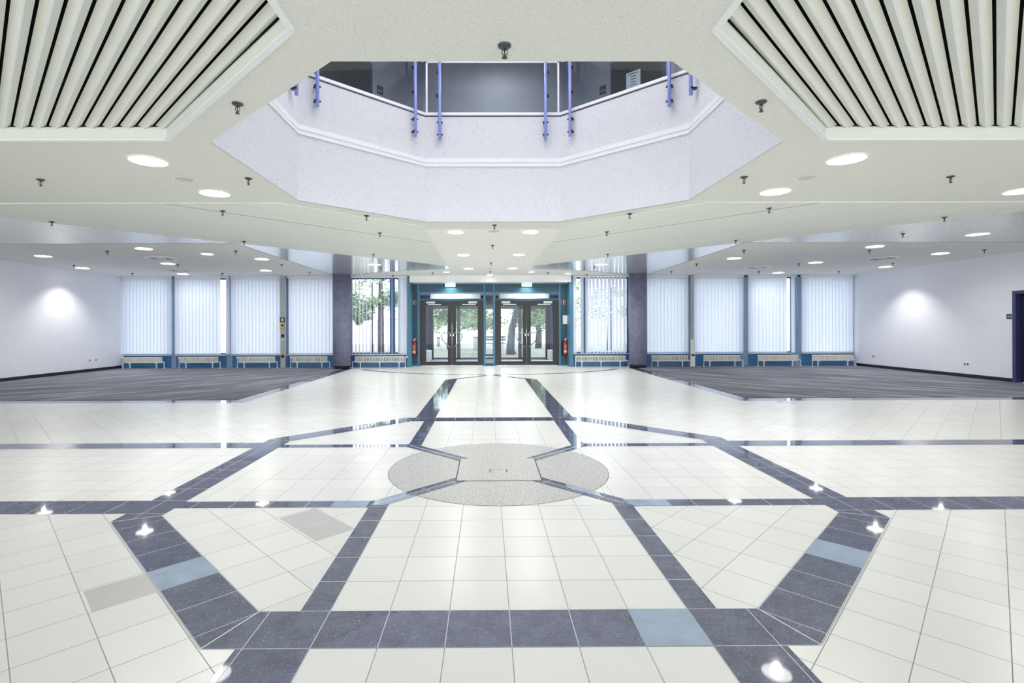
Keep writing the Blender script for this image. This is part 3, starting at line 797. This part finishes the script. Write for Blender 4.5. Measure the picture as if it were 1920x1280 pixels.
# ------------------------------------------------------------------ gallery above the void
def offs(P, d):
    n = len(P); out = []
    for k in range(n):
        p0, p1, p2 = Vector(P[k - 1]), Vector(P[k]), Vector(P[(k + 1) % n])
        d1 = (p1 - p0).normalized(); d2 = (p2 - p1).normalized()
        n1 = Vector((d1.y, -d1.x)); n2 = Vector((d2.y, -d2.x))
        m = (n1 + n2).normalized(); out.append(tuple(p1 + m * d / m.dot(n1)))
    return out
def ring(mb, P, Q, z0, z1):
    """closed octagonal wall between inner outline P and outer outline Q"""
    n = len(P)
    for k in range(n):
        j = (k + 1) % n
        mb.face([(*P[k], z0), (*P[j], z0), (*P[j], z1), (*P[k], z1)]); mb.face([(*Q[k], z0), (*Q[j], z0), (*Q[j], z1), (*Q[k], z1)])
        mb.face([(*P[k], z0), (*P[j], z0), (*Q[j], z0), (*Q[k], z0)]); mb.face([(*P[k], z1), (*P[j], z1), (*Q[j], z1), (*Q[k], z1)])
pb = MB(); P0 = OC
ring(pb, P0, offs(P0, .16), ZC + .006, 4.17); ring(pb, offs(P0, .02), offs(P0, .16), 4.31, 5.03)
struct('parapet_wall', pb, m_rough)
pb = MB(); ring(pb, offs(P0, -.015), offs(P0, .15), 4.17, 4.21); ring(pb, offs(P0, .012), offs(P0, .15), 4.21, 4.245); ring(pb, offs(P0, -.005), offs(P0, .15), 4.245, 4.31)
struct('trim_6', pb, m_trim)
pb = MB(); ring(pb, offs(P0, .03), offs(P0, .15), 5.03, 5.055); struct('trim_7', pb, plain('painted_shadow_line', S(96, 98, 120), .6))  # shadow line under the cap, put into the dark colour of this strip
pb = MB(); ring(pb, offs(P0, -.0), offs(P0, .18), 5.055, 5.10); struct('trim_8', pb, m_trim)
GW = offs(P0, 2.02)
pb = MB(); ring(pb, GW, offs(P0, 2.14), ZC + .28, 7.2); struct('gallery_wall', pb, m_gwall)
pb = MB(); pb.poly(GW, 4.4, False, [offs(P0, .155)]); struct('gallery_floor', pb, m_gwall, fix=False)
pb = MB(); pb.poly(offs(P0, 2.1), 7.15, True, [offs(P0, -.45)]); struct('gallery_ceiling', pb, m_gwall, fix=False)
pb = MB(); ring(pb, offs(P0, -.45), offs(P0, -.3), 7.1, 7.7); struct('trim_9', pb, m_trim)

# gallery doors, signs and paper (on the two far diagonal walls)
def diag_frame(s):
    a = Vector((s * abs(GW[4][0]), GW[4][1], 0)); c = Vector((s * abs(GW[3][0]), GW[3][1], 0))
    d = (c - a).normalized(); n = Vector((-s * abs(d.y), -abs(d.x), 0)).normalized()     # into the void
    return a, d, n
for s, nm, num, dn in ((-1, 'left', '2.11b', 4), (1, 'right', '2.11a', 5)):
    a, d, n = diag_frame(s)
    M = Matrix.Translation(a) @ Matrix(((d.x * s, -n.x, 0, 0), (d.y * s, -n.y, 0, 0), (0, 0, 1, 0), (0, 0, 0, 1)))
    u0 = .72
    def B(mb, ua, ub, y0, y1, z0, z1): x0, x1 = sorted((s * ua, s * ub)); mb.box(x0, x1, y0, y1, z0, z1, M)
    f = MB(); B(f, u0 - .07, u0, -.03, .0, 4.4, 6.75); B(f, u0 + 1.0, u0 + 1.07, -.03, .0, 4.4, 6.75); B(f, u0, u0 + 1.0, -.03, 0, 6.68, 6.75)
    o = struct('door_%d' % dn, f, m_navy)
    f = MB(); B(f, u0, u0 + 1.0, -.015, 0, 4.41, 6.68); f.build('door_leaf', m_gdoor, o)
    root = thing('room_sign', 'small dark blue room number sign beside the gallery door at upper %s' % nm, 'sign', M @ Vector((s * (u0 - .26), 0, 6.27)), 0, 'room number signs')
    R = M.to_3x3().to_4x4()
    b = MB(); b.box(-.07, .07, -.012, 0, -.085, .085, R); b.build('plate', m_navy, root)
    text_mesh(num, .05, 'number', m_paper, root, R @ Matrix.Translation((0, -.0125, -.02)) @ FACE)
    if s > 0:
        root = thing('paper_notice', 'white printed paper notice on the dark gallery door at upper right', 'notice', M @ Vector((s * (u0 + .42), -.016, 6.30)))
        b = MB(); b.box(-.15, .15, -.002, 0, -.20, .12, R); b.build('sheet', m_paper, root)
        b = MB()
        for k, wd in enumerate((.10, .055, .06, .05, .08)): b.box(-wd, wd, -.003, -.002, .07 - k * .055, .085 - k * .055, R)
        b.build('printed_lines', m_ink, root)

for i, (x, y, lab) in enumerate(((0.15, 9.95, 'unseen round lamp brightening the upper gallery, straight ahead behind the void'), (-2.6, 9.0, 'added unseen lamp brightening the upper gallery before the door at left'), (2.6, 9.0, 'added unseen lamp brightening the upper gallery before the door at right'))):  # lamps added out of view to brighten the gallery; middle one follows a reflection
    root = thing('gallery_fill_lamp', lab, 'ceiling light', (x, y, 7.145), 0, 'unseen gallery lamps')
    b = MB(); b.lathe([(.14, 0), (.14, -.03), (.12, -.04)], n=24, caps=False); b.build('trim_ring', m_chromering, root)
    b = MB(); b.lathe([(.12, -.038), (.0001, -.042)], n=24, caps=False); b.build('diffuser', m_lamp, root)
    ld = bpy.data.lights.new('gallery_fill_light', 'SPOT'); ld.energy = 70 if i == 0 else 25; ld.spot_size = math.radians(165); ld.spot_blend = 1; ld.shadow_soft_size = .08
    lo = bpy.data.objects.new('gallery_fill_light', ld); COL.objects.link(lo); lo.parent = root; lo.location = (0, 0, -.06)

# lilac posts with glass panels, one bay per side of the void
def bay(k, label, vis=True):
    a, c = Vector((*OC[k], 0)), Vector((*OC[(k + 1) % 8], 0)); L = (c - a).length; d = (c - a).normalized(); n = Vector((-d.y, d.x, 0))
    if (Vector((0, 6.12, 0)) - a).dot(n) < 0: n = -n
    root = thing('balustrade_bay', label, 'balustrade', (a.x, a.y, 5.10), math.atan2(d.y, d.x), 'glass balustrade bays')
    sgn = 1 if Matrix.Rotation(math.atan2(d.y, d.x), 3, 'Z').col[1].dot(n) > 0 else -1
    gy = -sgn * .05
    g = MB(); g.box(.02, L - .02, gy - .006, gy + .006, .0, .90); g.build('glass_panel', m_rail, root)
    e = MB()
    if k == 4:
        e.box(.005, .035, gy - .008, gy + .008, .0, .90); e.box(L - .035, L - .005, gy - .008, gy + .008, .0, .90)
    e.box(.005, L - .005, gy - .008, gy + .008, .875, .905)
    e.build('glass_edge', m_glassedge, root, label='bright polished glass edge')
    for u in (.255, L - .255):
        p_ = MB(); py = sgn * .075
        p_.lathe([(.0, -.50), (.022, -.50), (.026, -.49), (.026, 1.02), (.0, 1.02)], (u, py, 0), 16); po = p_.build('post', m_lilac, root)
        for z in (-.20, -.41):
            q = MB()
            q.box(u - .03, u + .03, min(0, py), max(0, py), z - .012, z + .012)
            q.lathe([(.013, 0), (.013, .096)], (u - .048, py, z), 10, 'X')
            q.build('bracket', m_bolt, po)
        for z in (.30, .72):
            q = MB(); q.lathe([(.026, -.02), (.026, .02)], (u - (.05 if u < L / 2 else -.05), gy + sgn * .012, z), 14, 'Y')
            q.build('glass_clamp', m_bolt, po)
    h = MB(); h.tube([(.07, sgn * .075, 1.03), (L - .07, sgn * .075, 1.03)], .022, 12); h.build('handrail', m_lilac, root)
for k, lab in ((4, 'glass balustrade bay with lilac posts on the far straight side of the void'),
               (3, 'glass balustrade bay with lilac posts on the far right diagonal of the void'),
               (5, 'glass balustrade bay with lilac posts on the far left diagonal of the void'),
               (2, 'balustrade bay on the right side of the void, only its post bottom showing'),
               (6, 'balustrade bay on the left side of the void, only its post bottom showing')): bay(k, lab)

# ------------------------------------------------------------------ downlights
def make_downlight(label, loc, r, lit=True, power=1.0, group='recessed downlights'):
    root = thing('downlight', label, 'ceiling light', (loc[0], loc[1], ZC - .004), 0, group)
    b = MB(); n = 36
    b.lathe([(r, .0), (r * .995, -.006), (r * .93, -.008), (r * .90, -.004), (r * .90, .0)], n=n, caps=False); b.build('trim_ring', m_chromering, root)
    b = MB()
    b.lathe([(r * .90, -.0045), (r * .60, -.003), (r * .3, -.004), (.0001, -.004)], n=n, caps=False); b.build('diffuser' if lit else 'lens', m_lamp if lit else m_off, root)
    if lit: lamp(root, power)
    return root
def lamp(root, power):
    ld = bpy.data.lights.new('downlight_lamp', 'SPOT')
    if power > 1.2:      # the two narrow wall washers
        ld.energy = LAMP * power; ld.spot_size = math.radians(112); ld.spot_blend = .8; ld.shadow_soft_size = .05
    else:
        ld.energy = LAMP * power; ld.spot_size = math.radians(170); ld.spot_blend = 1.0; ld.shadow_soft_size = .035
    ld.color = (1, .965, .935)
    lo = bpy.data.objects.new('downlight_lamp', ld); COL.objects.link(lo); lo.parent = root; lo.location = (0, 0, -.05)
DL = [
 ((-3.74, 5.52), .20, 1, 'large lit downlight in the near plaster ceiling, just behind the left slatted panel'),
 ((-3.74, 6.86), .20, 1, 'lit downlight at the left, between the ceiling speaker and the metal ceiling edge'),
 ((-11.2, 12.86), .19, 1, 'lit downlight over the left carpet, leftmost and nearest of that group'),
 ((-12.26, 15.45), .19, 1.8, 'lit downlight close to the left wall, making the bright pool on it'),
 ((-7.9, 11.68), .19, 1, 'lit downlight over the left carpet, in front of the nearer air diffuser'),
 ((-9.06, 14.42), .19, 1, 'lit downlight between the two air diffusers over the left carpet'),
 ((-6.94, 12.55), .15, .3, 'dim small downlight over the left carpet, right of the front air diffuser'),
 ((-10.31, 17.25), .19, .35, 'lit downlight close to the second window from the left wall'),
 ((-6.03, 13.51), .19, 1, 'lit downlight over the left carpet beside the diagonal metal ceiling edge'),
 ((-7.11, 16.25), .19, .7, 'lit downlight above the fire alarm post'),
 ((3.77, 5.49), .20, 1, 'large lit downlight in the near plaster ceiling, just behind the right slatted panel'),
 ((3.75, 6.82), .20, 1, 'lit downlight at the right, between the ceiling speaker and the metal ceiling edge'),
 ((7.05, 6.81), .20, 1, 'lit downlight cut by the right edge of the photo'),
 ((6.46, 13.56), .19, 1, 'lit downlight over the right carpet beside the metal ceiling edge'),
 ((8.72, 11.59), .19, 1, 'lit downlight over the right carpet nearest the metal ceiling'),
 ((7.57, 12.5), .15, 0, 'unlit ring-shaped downlight over the right carpet'),
 ((9.25, 14.52), .19, 1, 'lit downlight between the two air diffusers over the right carpet'),
 ((11.24, 12.74), .19, 1, 'lit downlight over the right carpet, right of the front air diffuser'),
 ((12.11, 15.62), .19, 1.9, 'lit downlight close to the right wall, making the bright pool on it'),
 ((9.76, 17.28), .19, .35, 'lit downlight close to the second window from the right wall'),
 ((9.56, 10.02), .20, 1, 'lit downlight in the grooved metal ceiling at far right'),
 ((-.70, 9.71), .17, .9, 'left one of the nearest pair of lit downlights on the aisle strip'),
 ((.72, 9.71), .17, .9, 'right one of the nearest pair of lit downlights on the aisle strip'),
 ((-.69, 12.83), .16, .9, 'left one of the middle pair of lit downlights on the aisle strip'),
 ((.70, 12.82), .16, .9, 'right one of the middle pair of lit downlights on the aisle strip'),
 ((-.67, 15.82), .165, .9, 'left one of the farthest pair of lit downlights on the aisle strip'),
 ((.68, 15.84), .165, .9, 'right one of the farthest pair of lit downlights on the aisle strip'),
 ((-1.44, 16.86), .11, .6, 'small lit downlight before the left pair of doors'),
 ((1.36, 16.89), .11, .6, 'small lit downlight before the right pair of doors'),
 ((0, 17.72), .11, .05, 'small lit downlight centred just before the white soffit of the doors'),
 ((-3.34, 14.73), .20, 1, 'lit downlight in the shiny metal ceiling left of the aisle'),
 ((3.2, 14.78), .20, 1, 'lit downlight in the shiny metal ceiling right of the aisle'),
 ((2.64, 17.41), .11, .6, 'small lit downlight near the half-open blind right of the doors')]
for loc, r, pw, lab in DL:
    make_downlight(lab, loc, r, pw > 0, pw)

# ------------------------------------------------------------------ sprinklers
def make_sprinkler(label, loc):
    root = thing('sprinkler', label, 'sprinkler', (loc[0], loc[1], ZC - .004), 0, 'ceiling sprinklers')
    b = MB(); b.lathe([(.0, .003), (.042, .003), (.042, -.004), (.036, -.010), (.016, -.014), (.014, -.022), (.0, -.022)], n=20); b.build('escutcheon', m_spr, root)
    b = MB()
    for s in (-1, 1): b.tube([(s * .010, 0, -.02), (s * .017, 0, -.03), (s * .015, 0, -.052), (s * .004, 0, -.066)], .0034, 6)
    b.lathe([(.005, -.022), (.0045, -.06)], n=8); b.lathe([(.0, -.06), (.007, -.062), (.005, -.072), (.0, -.072)], n=10); b.build('frame', m_spr, root)
    b = MB(); b.lathe([(.0, -.072), (.017, -.073), (.018, -.077), (.0, -.077)], n=16); b.build('deflector', m_spr, root)
    return root
SP = [
 ((.01, 3.26), 'large sprinkler in front of the near edge of the gallery void'),
 ((-2.1, 4.11), 'sprinkler between the left slatted panel and the void'),
 ((2.09, 4.08), 'sprinkler between the right slatted panel and the void'),
 ((-5.49, 6.21), 'sprinkler on the near plaster ceiling toward the left edge of the photo'),
 ((-2.97, 6.17), 'sprinkler beside the left corner of the void'),
 ((2.99, 6.14), 'sprinkler beside the right corner of the void'),
 ((5.48, 6.13), 'sprinkler on the near plaster ceiling toward the right edge of the photo'),
 ((-7.43, 8.66), 'sprinkler on the boundary of the sage and grooved metal ceiling at far left'),
 ((-4.16, 7.88), 'sprinkler on the dark seam of the left sage ceiling'),
 ((-2.04, 8.25), 'sprinkler by the pale edge of the left sage ceiling next to the void'),
 ((-2.14, 9.75), 'sprinkler in the middle of the left sage ceiling near the aisle strip'),
 ((-2.91, 12.66), 'sprinkler near the far edge of the left sage ceiling'),
 ((-3.32, 15.52), 'sprinkler behind the downlight in the left shiny metal ceiling'),
 ((-5.96, 16.92), 'sprinkler above the blind left of the left column'),
 ((-3.37, 17.79), 'tiny sprinkler above the edge-on blind'),
 ((-1.91, 17.01), 'sprinkler before the left pair of doors'),
 ((1.92, 17.02), 'sprinkler before the right pair of doors'),
 ((.03, 9.03), 'nearest sprinkler on the aisle strip, at the void edge'),
 ((.02, 11.29), 'second sprinkler along the aisle strip from the void'),
 ((.01, 14.41), 'third sprinkler along the aisle strip from the void'),
 ((0, 16.69), 'farthest sprinkler along the aisle strip, before the centre downlight'),
 ((2.17, 8.14), 'sprinkler by the pale edge of the right sage ceiling next to the void'),
 ((2.17, 9.69), 'sprinkler in the middle of the right sage ceiling near the aisle strip'),
 ((4.19, 7.76), 'sprinkler on the dark seam of the right sage ceiling'),
 ((5.1, 10.68), 'sprinkler near the far corner of the right sage ceiling'),
 ((2.89, 12.68), 'sprinkler near the far edge of the right sage ceiling above the aisle side'),
 ((6.0, 12.12), 'sprinkler over the right carpet, just behind the right sage ceiling'),
 ((5.95, 14.75), 'sprinkler over the right carpet, left of the middle downlights'),
 ((3.15, 15.48), 'sprinkler behind the downlight in the right shiny metal ceiling'),
 ((5.95, 16.79), 'sprinkler above the blind right of the right column'),
 ((3.34, 17.62), 'tiny sprinkler above the half-open blind'),
 ((8.88, 16.86), 'small sprinkler behind the rear air diffuser on the right'),
 ((8.94, 14.79), 'sprinkler between the two air diffusers on the right'),
 ((7.48, 8.44), 'sprinkler on the boundary of the sage and grooved metal ceiling at far right'),
 ((8.02, 9.95), 'sprinkler in the grooved metal ceiling on the right'),
 ((9.03, 12.17), 'sprinkler in front of the front air diffuser on the right'),
 ((11.72, 12.1), 'sprinkler over the right carpet toward the right wall'),
 ((11.59, 14.68), 'sprinkler over the right carpet in front of the wall-washing downlight'),
 ((11.54, 16.87), 'small sprinkler near the window against the right wall'),
 ((-8.99, 12.03), 'sprinkler over the left carpet, between the front downlights'),
 ((-6.0, 12.05), 'sprinkler over the left carpet beside the diagonal metal ceiling'),
 ((-5.16, 10.69), 'sprinkler near the far corner of the left sage ceiling'),
 ((-11.92, 14.71), 'sprinkler over the left carpet beside the wall-washing downlight'),
 ((-8.93, 14.66), 'sprinkler between the two air diffusers on the left'),
 ((-5.96, 14.64), 'sprinkler over the left carpet, behind the downlight by the metal ceiling'),
 ((-11.8, 16.95), 'small sprinkler near the window against the left wall'),
 ((-8.88, 17.02), 'small sprinkler near the bright gap between the left blinds')]
s0 = make_sprinkler(SP[0][1], SP[0][0])
for loc, lab in SP[1:]:
    dup(s0, (loc[0], loc[1], ZC - .004), random.uniform(-.5, .5), lab)

# ceiling speakers / cover plates
for i, (x, y, lab) in enumerate(((-3.75, 6.19, 'flush round ceiling speaker between the two near left downlights'), (3.76, 6.16, 'flush round ceiling speaker between the two near right downlights'),
                  (.02, 9.61, 'flush round ceiling speaker between the nearest downlights of the aisle strip'), (0, 15.8, 'flush round ceiling speaker between the farthest downlights of the aisle strip'))):
    root = thing('ceiling_speaker', lab, 'speaker', (x, y, ZC - .003), 0, 'ceiling speakers')
    b = MB(); b.lathe([(.118, .0), (.118, -.004), (.105, -.006), (.105, -.003)], n=32, caps=False); b.build('rim', m_ceilfar, root)
    b = MB(); b.lathe([(.108, -.0045), (.0001, -.0045)], n=32, caps=False); b.build('grille', plain('grey_green_grille', S(198, 203, 196), .6), root)
# swirl air diffusers
for x, y, lab in ((-8.47, 13.21, 'round swirl air diffuser over the left carpet, the front one'), (-9.73, 16.12, 'round swirl air diffuser over the left carpet, the rear one near the windows'),
                  (10.43, 13.57, 'round swirl air diffuser over the right carpet, the front one'), (8.18, 15.61, 'round swirl air diffuser over the right carpet, the rear one near the windows')):
    root = thing('air_diffuser', lab, 'air vent', (x, y, ZC - .003), 0, 'air diffusers')
    b = MB(); b.lathe([(.38, 0), (.38, -.022), (.36, -.026), (.34, -.020), (.0001, -.020)], n=48); b.build('plate', m_white, root)
    b = MB()
    for k in range(16):
        M = Matrix.Rotation(2 * PI * k / 16, 4, 'Z') @ Matrix.Translation((.20, 0, 0)) @ Matrix.Rotation(.5, 4, 'Z')
        b.box(-.10, .10, -.007, .007, -.0225, -.020, M)
    b.build('slots', m_blk, root)
    b = MB(); b.lathe([(.05, -.020), (.05, -.026), (.0001, -.026)], n=20); b.build('hub', m_white, root)

# ------------------------------------------------------------------ vestibule outside the doors
VX, VY = 3.1, 22.6
m_vfloor = plain('grey_entrance_mat', S(120, 128, 146), .6)
m_pave = plain('pale_paving', S(112, 114, 118), .8, var=.08)
b = MB(); b.box(-VX, VX, 18.72, VY + .3, -.02, .0); struct('vestibule_floor', b, m_vfloor)
b = MB(); b.box(-VX, VX, 18.72, VY, 2.78, 2.86); struct('vestibule_ceiling', b, m_trim)
b = MB()
for s in (-1, 1):
    x0, x1 = sorted((s * VX, s * (VX - .08)))
    b.mat(0).box(x0, x1, 18.75, 19.5, 0, 2.78); b.mat(0).box(x0, x1, 21.4, VY, 0, 2.78); b.mat(1).box(x0, x1, 19.5, 21.4, 0, .5); b.mat(1).box(x0, x1, 19.5, 21.4, 2.5, 2.78)
    x0, x1 = sorted((s * 3.02, s * 2.67)); b.mat(0).box(x0, x1, VY - .1, VY, 0, 2.78)
    x0, x1 = sorted((s * 2.67, s * 2.50)); b.mat(2).box(x0, x1, VY - .1, VY, 0, 2.78)
struct('vestibule_wall', b, [plain('vestibule_blue', S(62, 92, 160), .4), m_frame, m_darkframe])
b = MB()
for x0, x1 in ((-.36, -.28), (.28, .36), (-1.44, -1.28), (1.26, 1.42)): b.box(x0, x1, VY - .06, VY, 0, 2.78)
b.box(-2.5, 2.5, VY - .06, VY, 2.2, 2.78); b.box(-2.5, 2.5, VY - .06, VY, 0, .06)
for s_ in (-1, 1):
    x0, x1 = sorted((s_ * 2.46, s_ * 2.5)); b.box(x0, x1, VY - .06, VY, .06, 2.2)
o = struct('door_6', b, plain('grey_outer_door_frame', S(120, 124, 132), .4))
b = MB(); b.box(-2.46, 2.46, VY - .035, VY - .03, .06, 2.2); b.build('glass_pane', m_glass, o)
for s, lab in ((-1, 'left'), (1, 'right')):
    root = thing('air_curtain', 'long white air curtain unit over the vestibule behind the %s transom' % lab, 'air curtain', (s * 1.3, 19.4, 2.42), 0, 'air curtains')
    b = MB(); b.rbox(-.95, .95, -.16, .16, 0, .24, .03); b.build('housing', m_white, root)
    b = MB(); b.box(-.9, .9, -.05, .05, -.006, 0); b.build('outlet_grille', m_grey, root)
    root = thing('convector_heater', 'white box heater on the vestibule floor at the %s' % lab, 'heater', (s * 2.56, 20.9, 0.0), 0, 'vestibule heaters')
    b = MB(); b.rbox(-.16, .16, -.4, .4, .06, .46, .02); b.build('casing', m_white, root)
    b = MB(); b.box(-.12, .12, -.36, .36, 0, .06); b.build('base', m_blk, root)
    ld = bpy.data.lights.new('vestibule_fill_lamp', 'AREA'); ld.energy = 36; ld.size = .4  # bare unseen area light, added to brighten the air curtain fronts
    lo = bpy.data.objects.new('vestibule_fill_lamp', ld); COL.objects.link(lo); lo.location = (s * 1.4, 18.95, 2.77)

# ------------------------------------------------------------------ outdoors
def leafy_ground():
    t = NT('leaf_strewn_ground'); n = t.noise(2.2, 6, .75); f = t.noise(14, 3, .7)
    c = t.ramp(n.outputs[0], [(.3, S(64, 68, 56)), (.5, S(100, 92, 80)), (.7, S(124, 112, 98))])
    t.setp(Base_Color=t.mix(.3, c, f.outputs[0]), Roughness=.9); return t.m
b = MB(); b.mat(0).poly([(-60, 18.3), (60, 18.3), (60, 24.5), (-60, 24.5)], -.05); b.mat(1).poly([(-60, 24.5), (60, 24.5), (60, 44), (-60, 44)], -.05); b.mat(2).poly([(-60, 44), (60, 44), (60, 120), (-60, 120)], -.05)
o = struct('ground', b, [m_pave, leafy_ground(), plain('bright_road', S(225, 226, 228), .8)], fix=False)
def leaf_mat(name, c0, c1):
    t = NT(name); t.n.remove(t.p)
    oi_ = t.new('ShaderNodeNewGeometry'); col = t.ramp(oi_.outputs['Random Per Island'], [(0, c0), (1, c1)])
    d = t.new('ShaderNodeBsdfDiffuse'); t.link(col, d.inputs[0]); tr_ = t.new('ShaderNodeBsdfTranslucent'); t.link(col, tr_.inputs[0])
    mx = t.new('ShaderNodeMixShader'); mx.inputs[0].default_value = .5; t.link(d.outputs[0], mx.inputs[1]); t.link(tr_.outputs[0], mx.inputs[2]); t.link(mx.outputs[0], t.out.inputs[0]); return t.m
m_leaf = leaf_mat('leaf_green', S(98, 126, 88), S(196, 212, 178))
m_leaf2 = leaf_mat('leaf_pale_green', S(116, 142, 108), S(208, 222, 194))
m_bark = plain('grey_bark', S(86, 86, 96), .9, var=.3, scale=8)
def tree(x, y, trunk, rad, blobs, nleaf, label, lm=None, ls=.09):
    root = thing('tree', label, 'tree', (x, y, -.05), 0, 'trees outside the entrance')
    b = MB()
    for pts, radii in trunk: b.tube(pts, 0, 9, radii)
    b.build('trunk', m_bark, root)
    f = MB()
    for k in range(nleaf):
        (cx, cy, cz, rx, ry, rz_) = random.choice(blobs)
        v = Vector((random.gauss(0, 1), random.gauss(0, 1), random.gauss(0, 1))).normalized() * random.random() ** .45
        c = Vector((cx + v.x * rx, cy + v.y * ry, cz + v.z * rz_)); s_ = ls * random.uniform(.6, 1.4)
        M = Matrix.Translation(c) @ Matrix.Rotation(random.uniform(0, 6.28), 4, 'Z') @ Matrix.Rotation(random.uniform(-1.3, 1.3), 4, 'X')
        f.face([M @ Vector(p) for p in ((-s_, 0, 0), (0, -s_ * .5, .0), (s_, 0, 0), (0, s_ * .5, 0))])
    f.build('foliage', lm or m_leaf, root, fix=False)
def canopy(n, x0, x1, z0, z1, r=.9):
    return [(random.uniform(x0, x1), random.uniform(-.8, .8), random.uniform(z0, z1), r * random.uniform(.6, 1.2), r, r * random.uniform(.35, .7)) for _ in range(n)]
tree(1.12, 27.0, [([(.05, 0, 0), (0, 0, .3), (.1, 0, 1.4), (.35, .1, 2.3), (.3, .1, 3.2), (.0, .2, 4.5)], [.28, .22, .19, .17, .15, .1]),
                  ([(.3, .1, 2.2), (.55, .2, 2.8), (.5, .3, 3.4), (.2, .3, 4.2)], [.12, .1, .08, .06])], 0,
     canopy(14, -2.6, -.8, 1.5, 3.0) + canopy(10, .8, 2.2, 1.6, 3.0, .7) + canopy(6, -2, 2, 3.6, 4.8, 1.2), 6000, 'leaning grey tree seen through the right pair of doors')
tree(3.35, 34.5, [([(0, 0, 0), (.05, 0, 1.2), (-.1, 0, 2.2), (-.3, 0, 4.5)], [.24, .2, .17, .08]), ([(0, 0, 1.9), (.7, 0, 3.0), (1.2, .2, 4)], [.1, .08, .04])], 0,
     canopy(20, -1.6, 1.8, 1.5, 3.4) + canopy(6, -2, 2, 3.8, 5), 5500, 'tree seen through the rightmost door leaf', m_leaf2)
tree(-6.05, 28.6, [([(0, 0, 0), (.02, 0, 2.0), (0, 0, 5)], [.19, .17, .1]), ([(-.55, .4, 0), (-.55, .4, 4)], [.05, .04])], 0,
     canopy(30, -2.2, 1.5, 2.1, 4.7, .8) + canopy(4, -2.2, -.6, 1.7, 2.1, .4), 7500, 'leafy tree behind the edge-on blind', m_leaf2)
tree(-2.6, 33.0, [([(0, 0, 0), (.05, 0, 2.0), (0, 0, 5)], [.12, .1, .07])], 0,
     canopy(26, -1.4, 1.9, 1.4, 3.4, .8) + canopy(5, -2, 2, 3.8, 4.8), 7000, 'green tree seen through the left pair of doors')
tree(7.3, 31.0, [([(0, 0, 0), (.05, 0, 2.0), (0, 0, 5)], [.16, .14, .09])], 0,
     canopy(16, -1.8, 1.8, 2.0, 4.6, .9), 2400, 'pale tree behind the half-open blind', m_leaf2)
tree(-.4, 47.0, [([(0, 0, 0), (.05, 0, 2.0), (0, 0, 5)], [.2, .18, .1])], 0,
     canopy(44, -9, 10, 1.3, 4.6, 1.2), 8000, 'far row of pale foliage beyond the road', m_leaf2, .12)
root = thing('litter_bin', 'grey cylindrical litter bin outside, seen through the leftmost door leaf', 'bin', (-3.72, 38.0, -.05))
b = MB(); b.lathe([(.13, 0), (.135, .58), (.13, .60)], n=20); b.build('drum', m_grey, root)
b = MB(); b.lathe([(.145, .60), (.145, .66), (.07, .69)], n=20); b.build('lid', m_blk, root)
root = thing('utility_cabinet', 'grey box cabinet outside, seen through the left pair of doors', 'cabinet', (-.80, 32.0, -.05))
b = MB(); b.rbox(-.17, .17, -.15, .15, .02, .80, .02); b.build('body', m_grey, root)
b = MB(); b.rbox(-.19, .19, -.17, .17, .80, .84, .01); b.build('lid', m_ink, root)
root = thing('bench', 'small park bench outside, seen through the narrow pane between the doors', 'bench', (.25, 31.5, -.05))
b = MB()
for k in range(3): b.box(-.8, .8, -.2 + k * .14, -.08 + k * .14, .43, .47)
b.build('seat', m_bark, root)
for s in (-1, 1):
    b = MB(); b.box(s * .6 - .03, s * .6 + .03, -.18, .2, 0, .43); b.build('leg', m_grey, root)
b = MB(); b.box(-.8, .8, .24, .27, .6, .72); b.box(-.8, .8, .24, .27, .76, .88); b.box(-.63, -.57, .2, .24, .4, .88); b.box(.57, .63, .2, .24, .4, .88); b.build('backrest', m_bark, root)
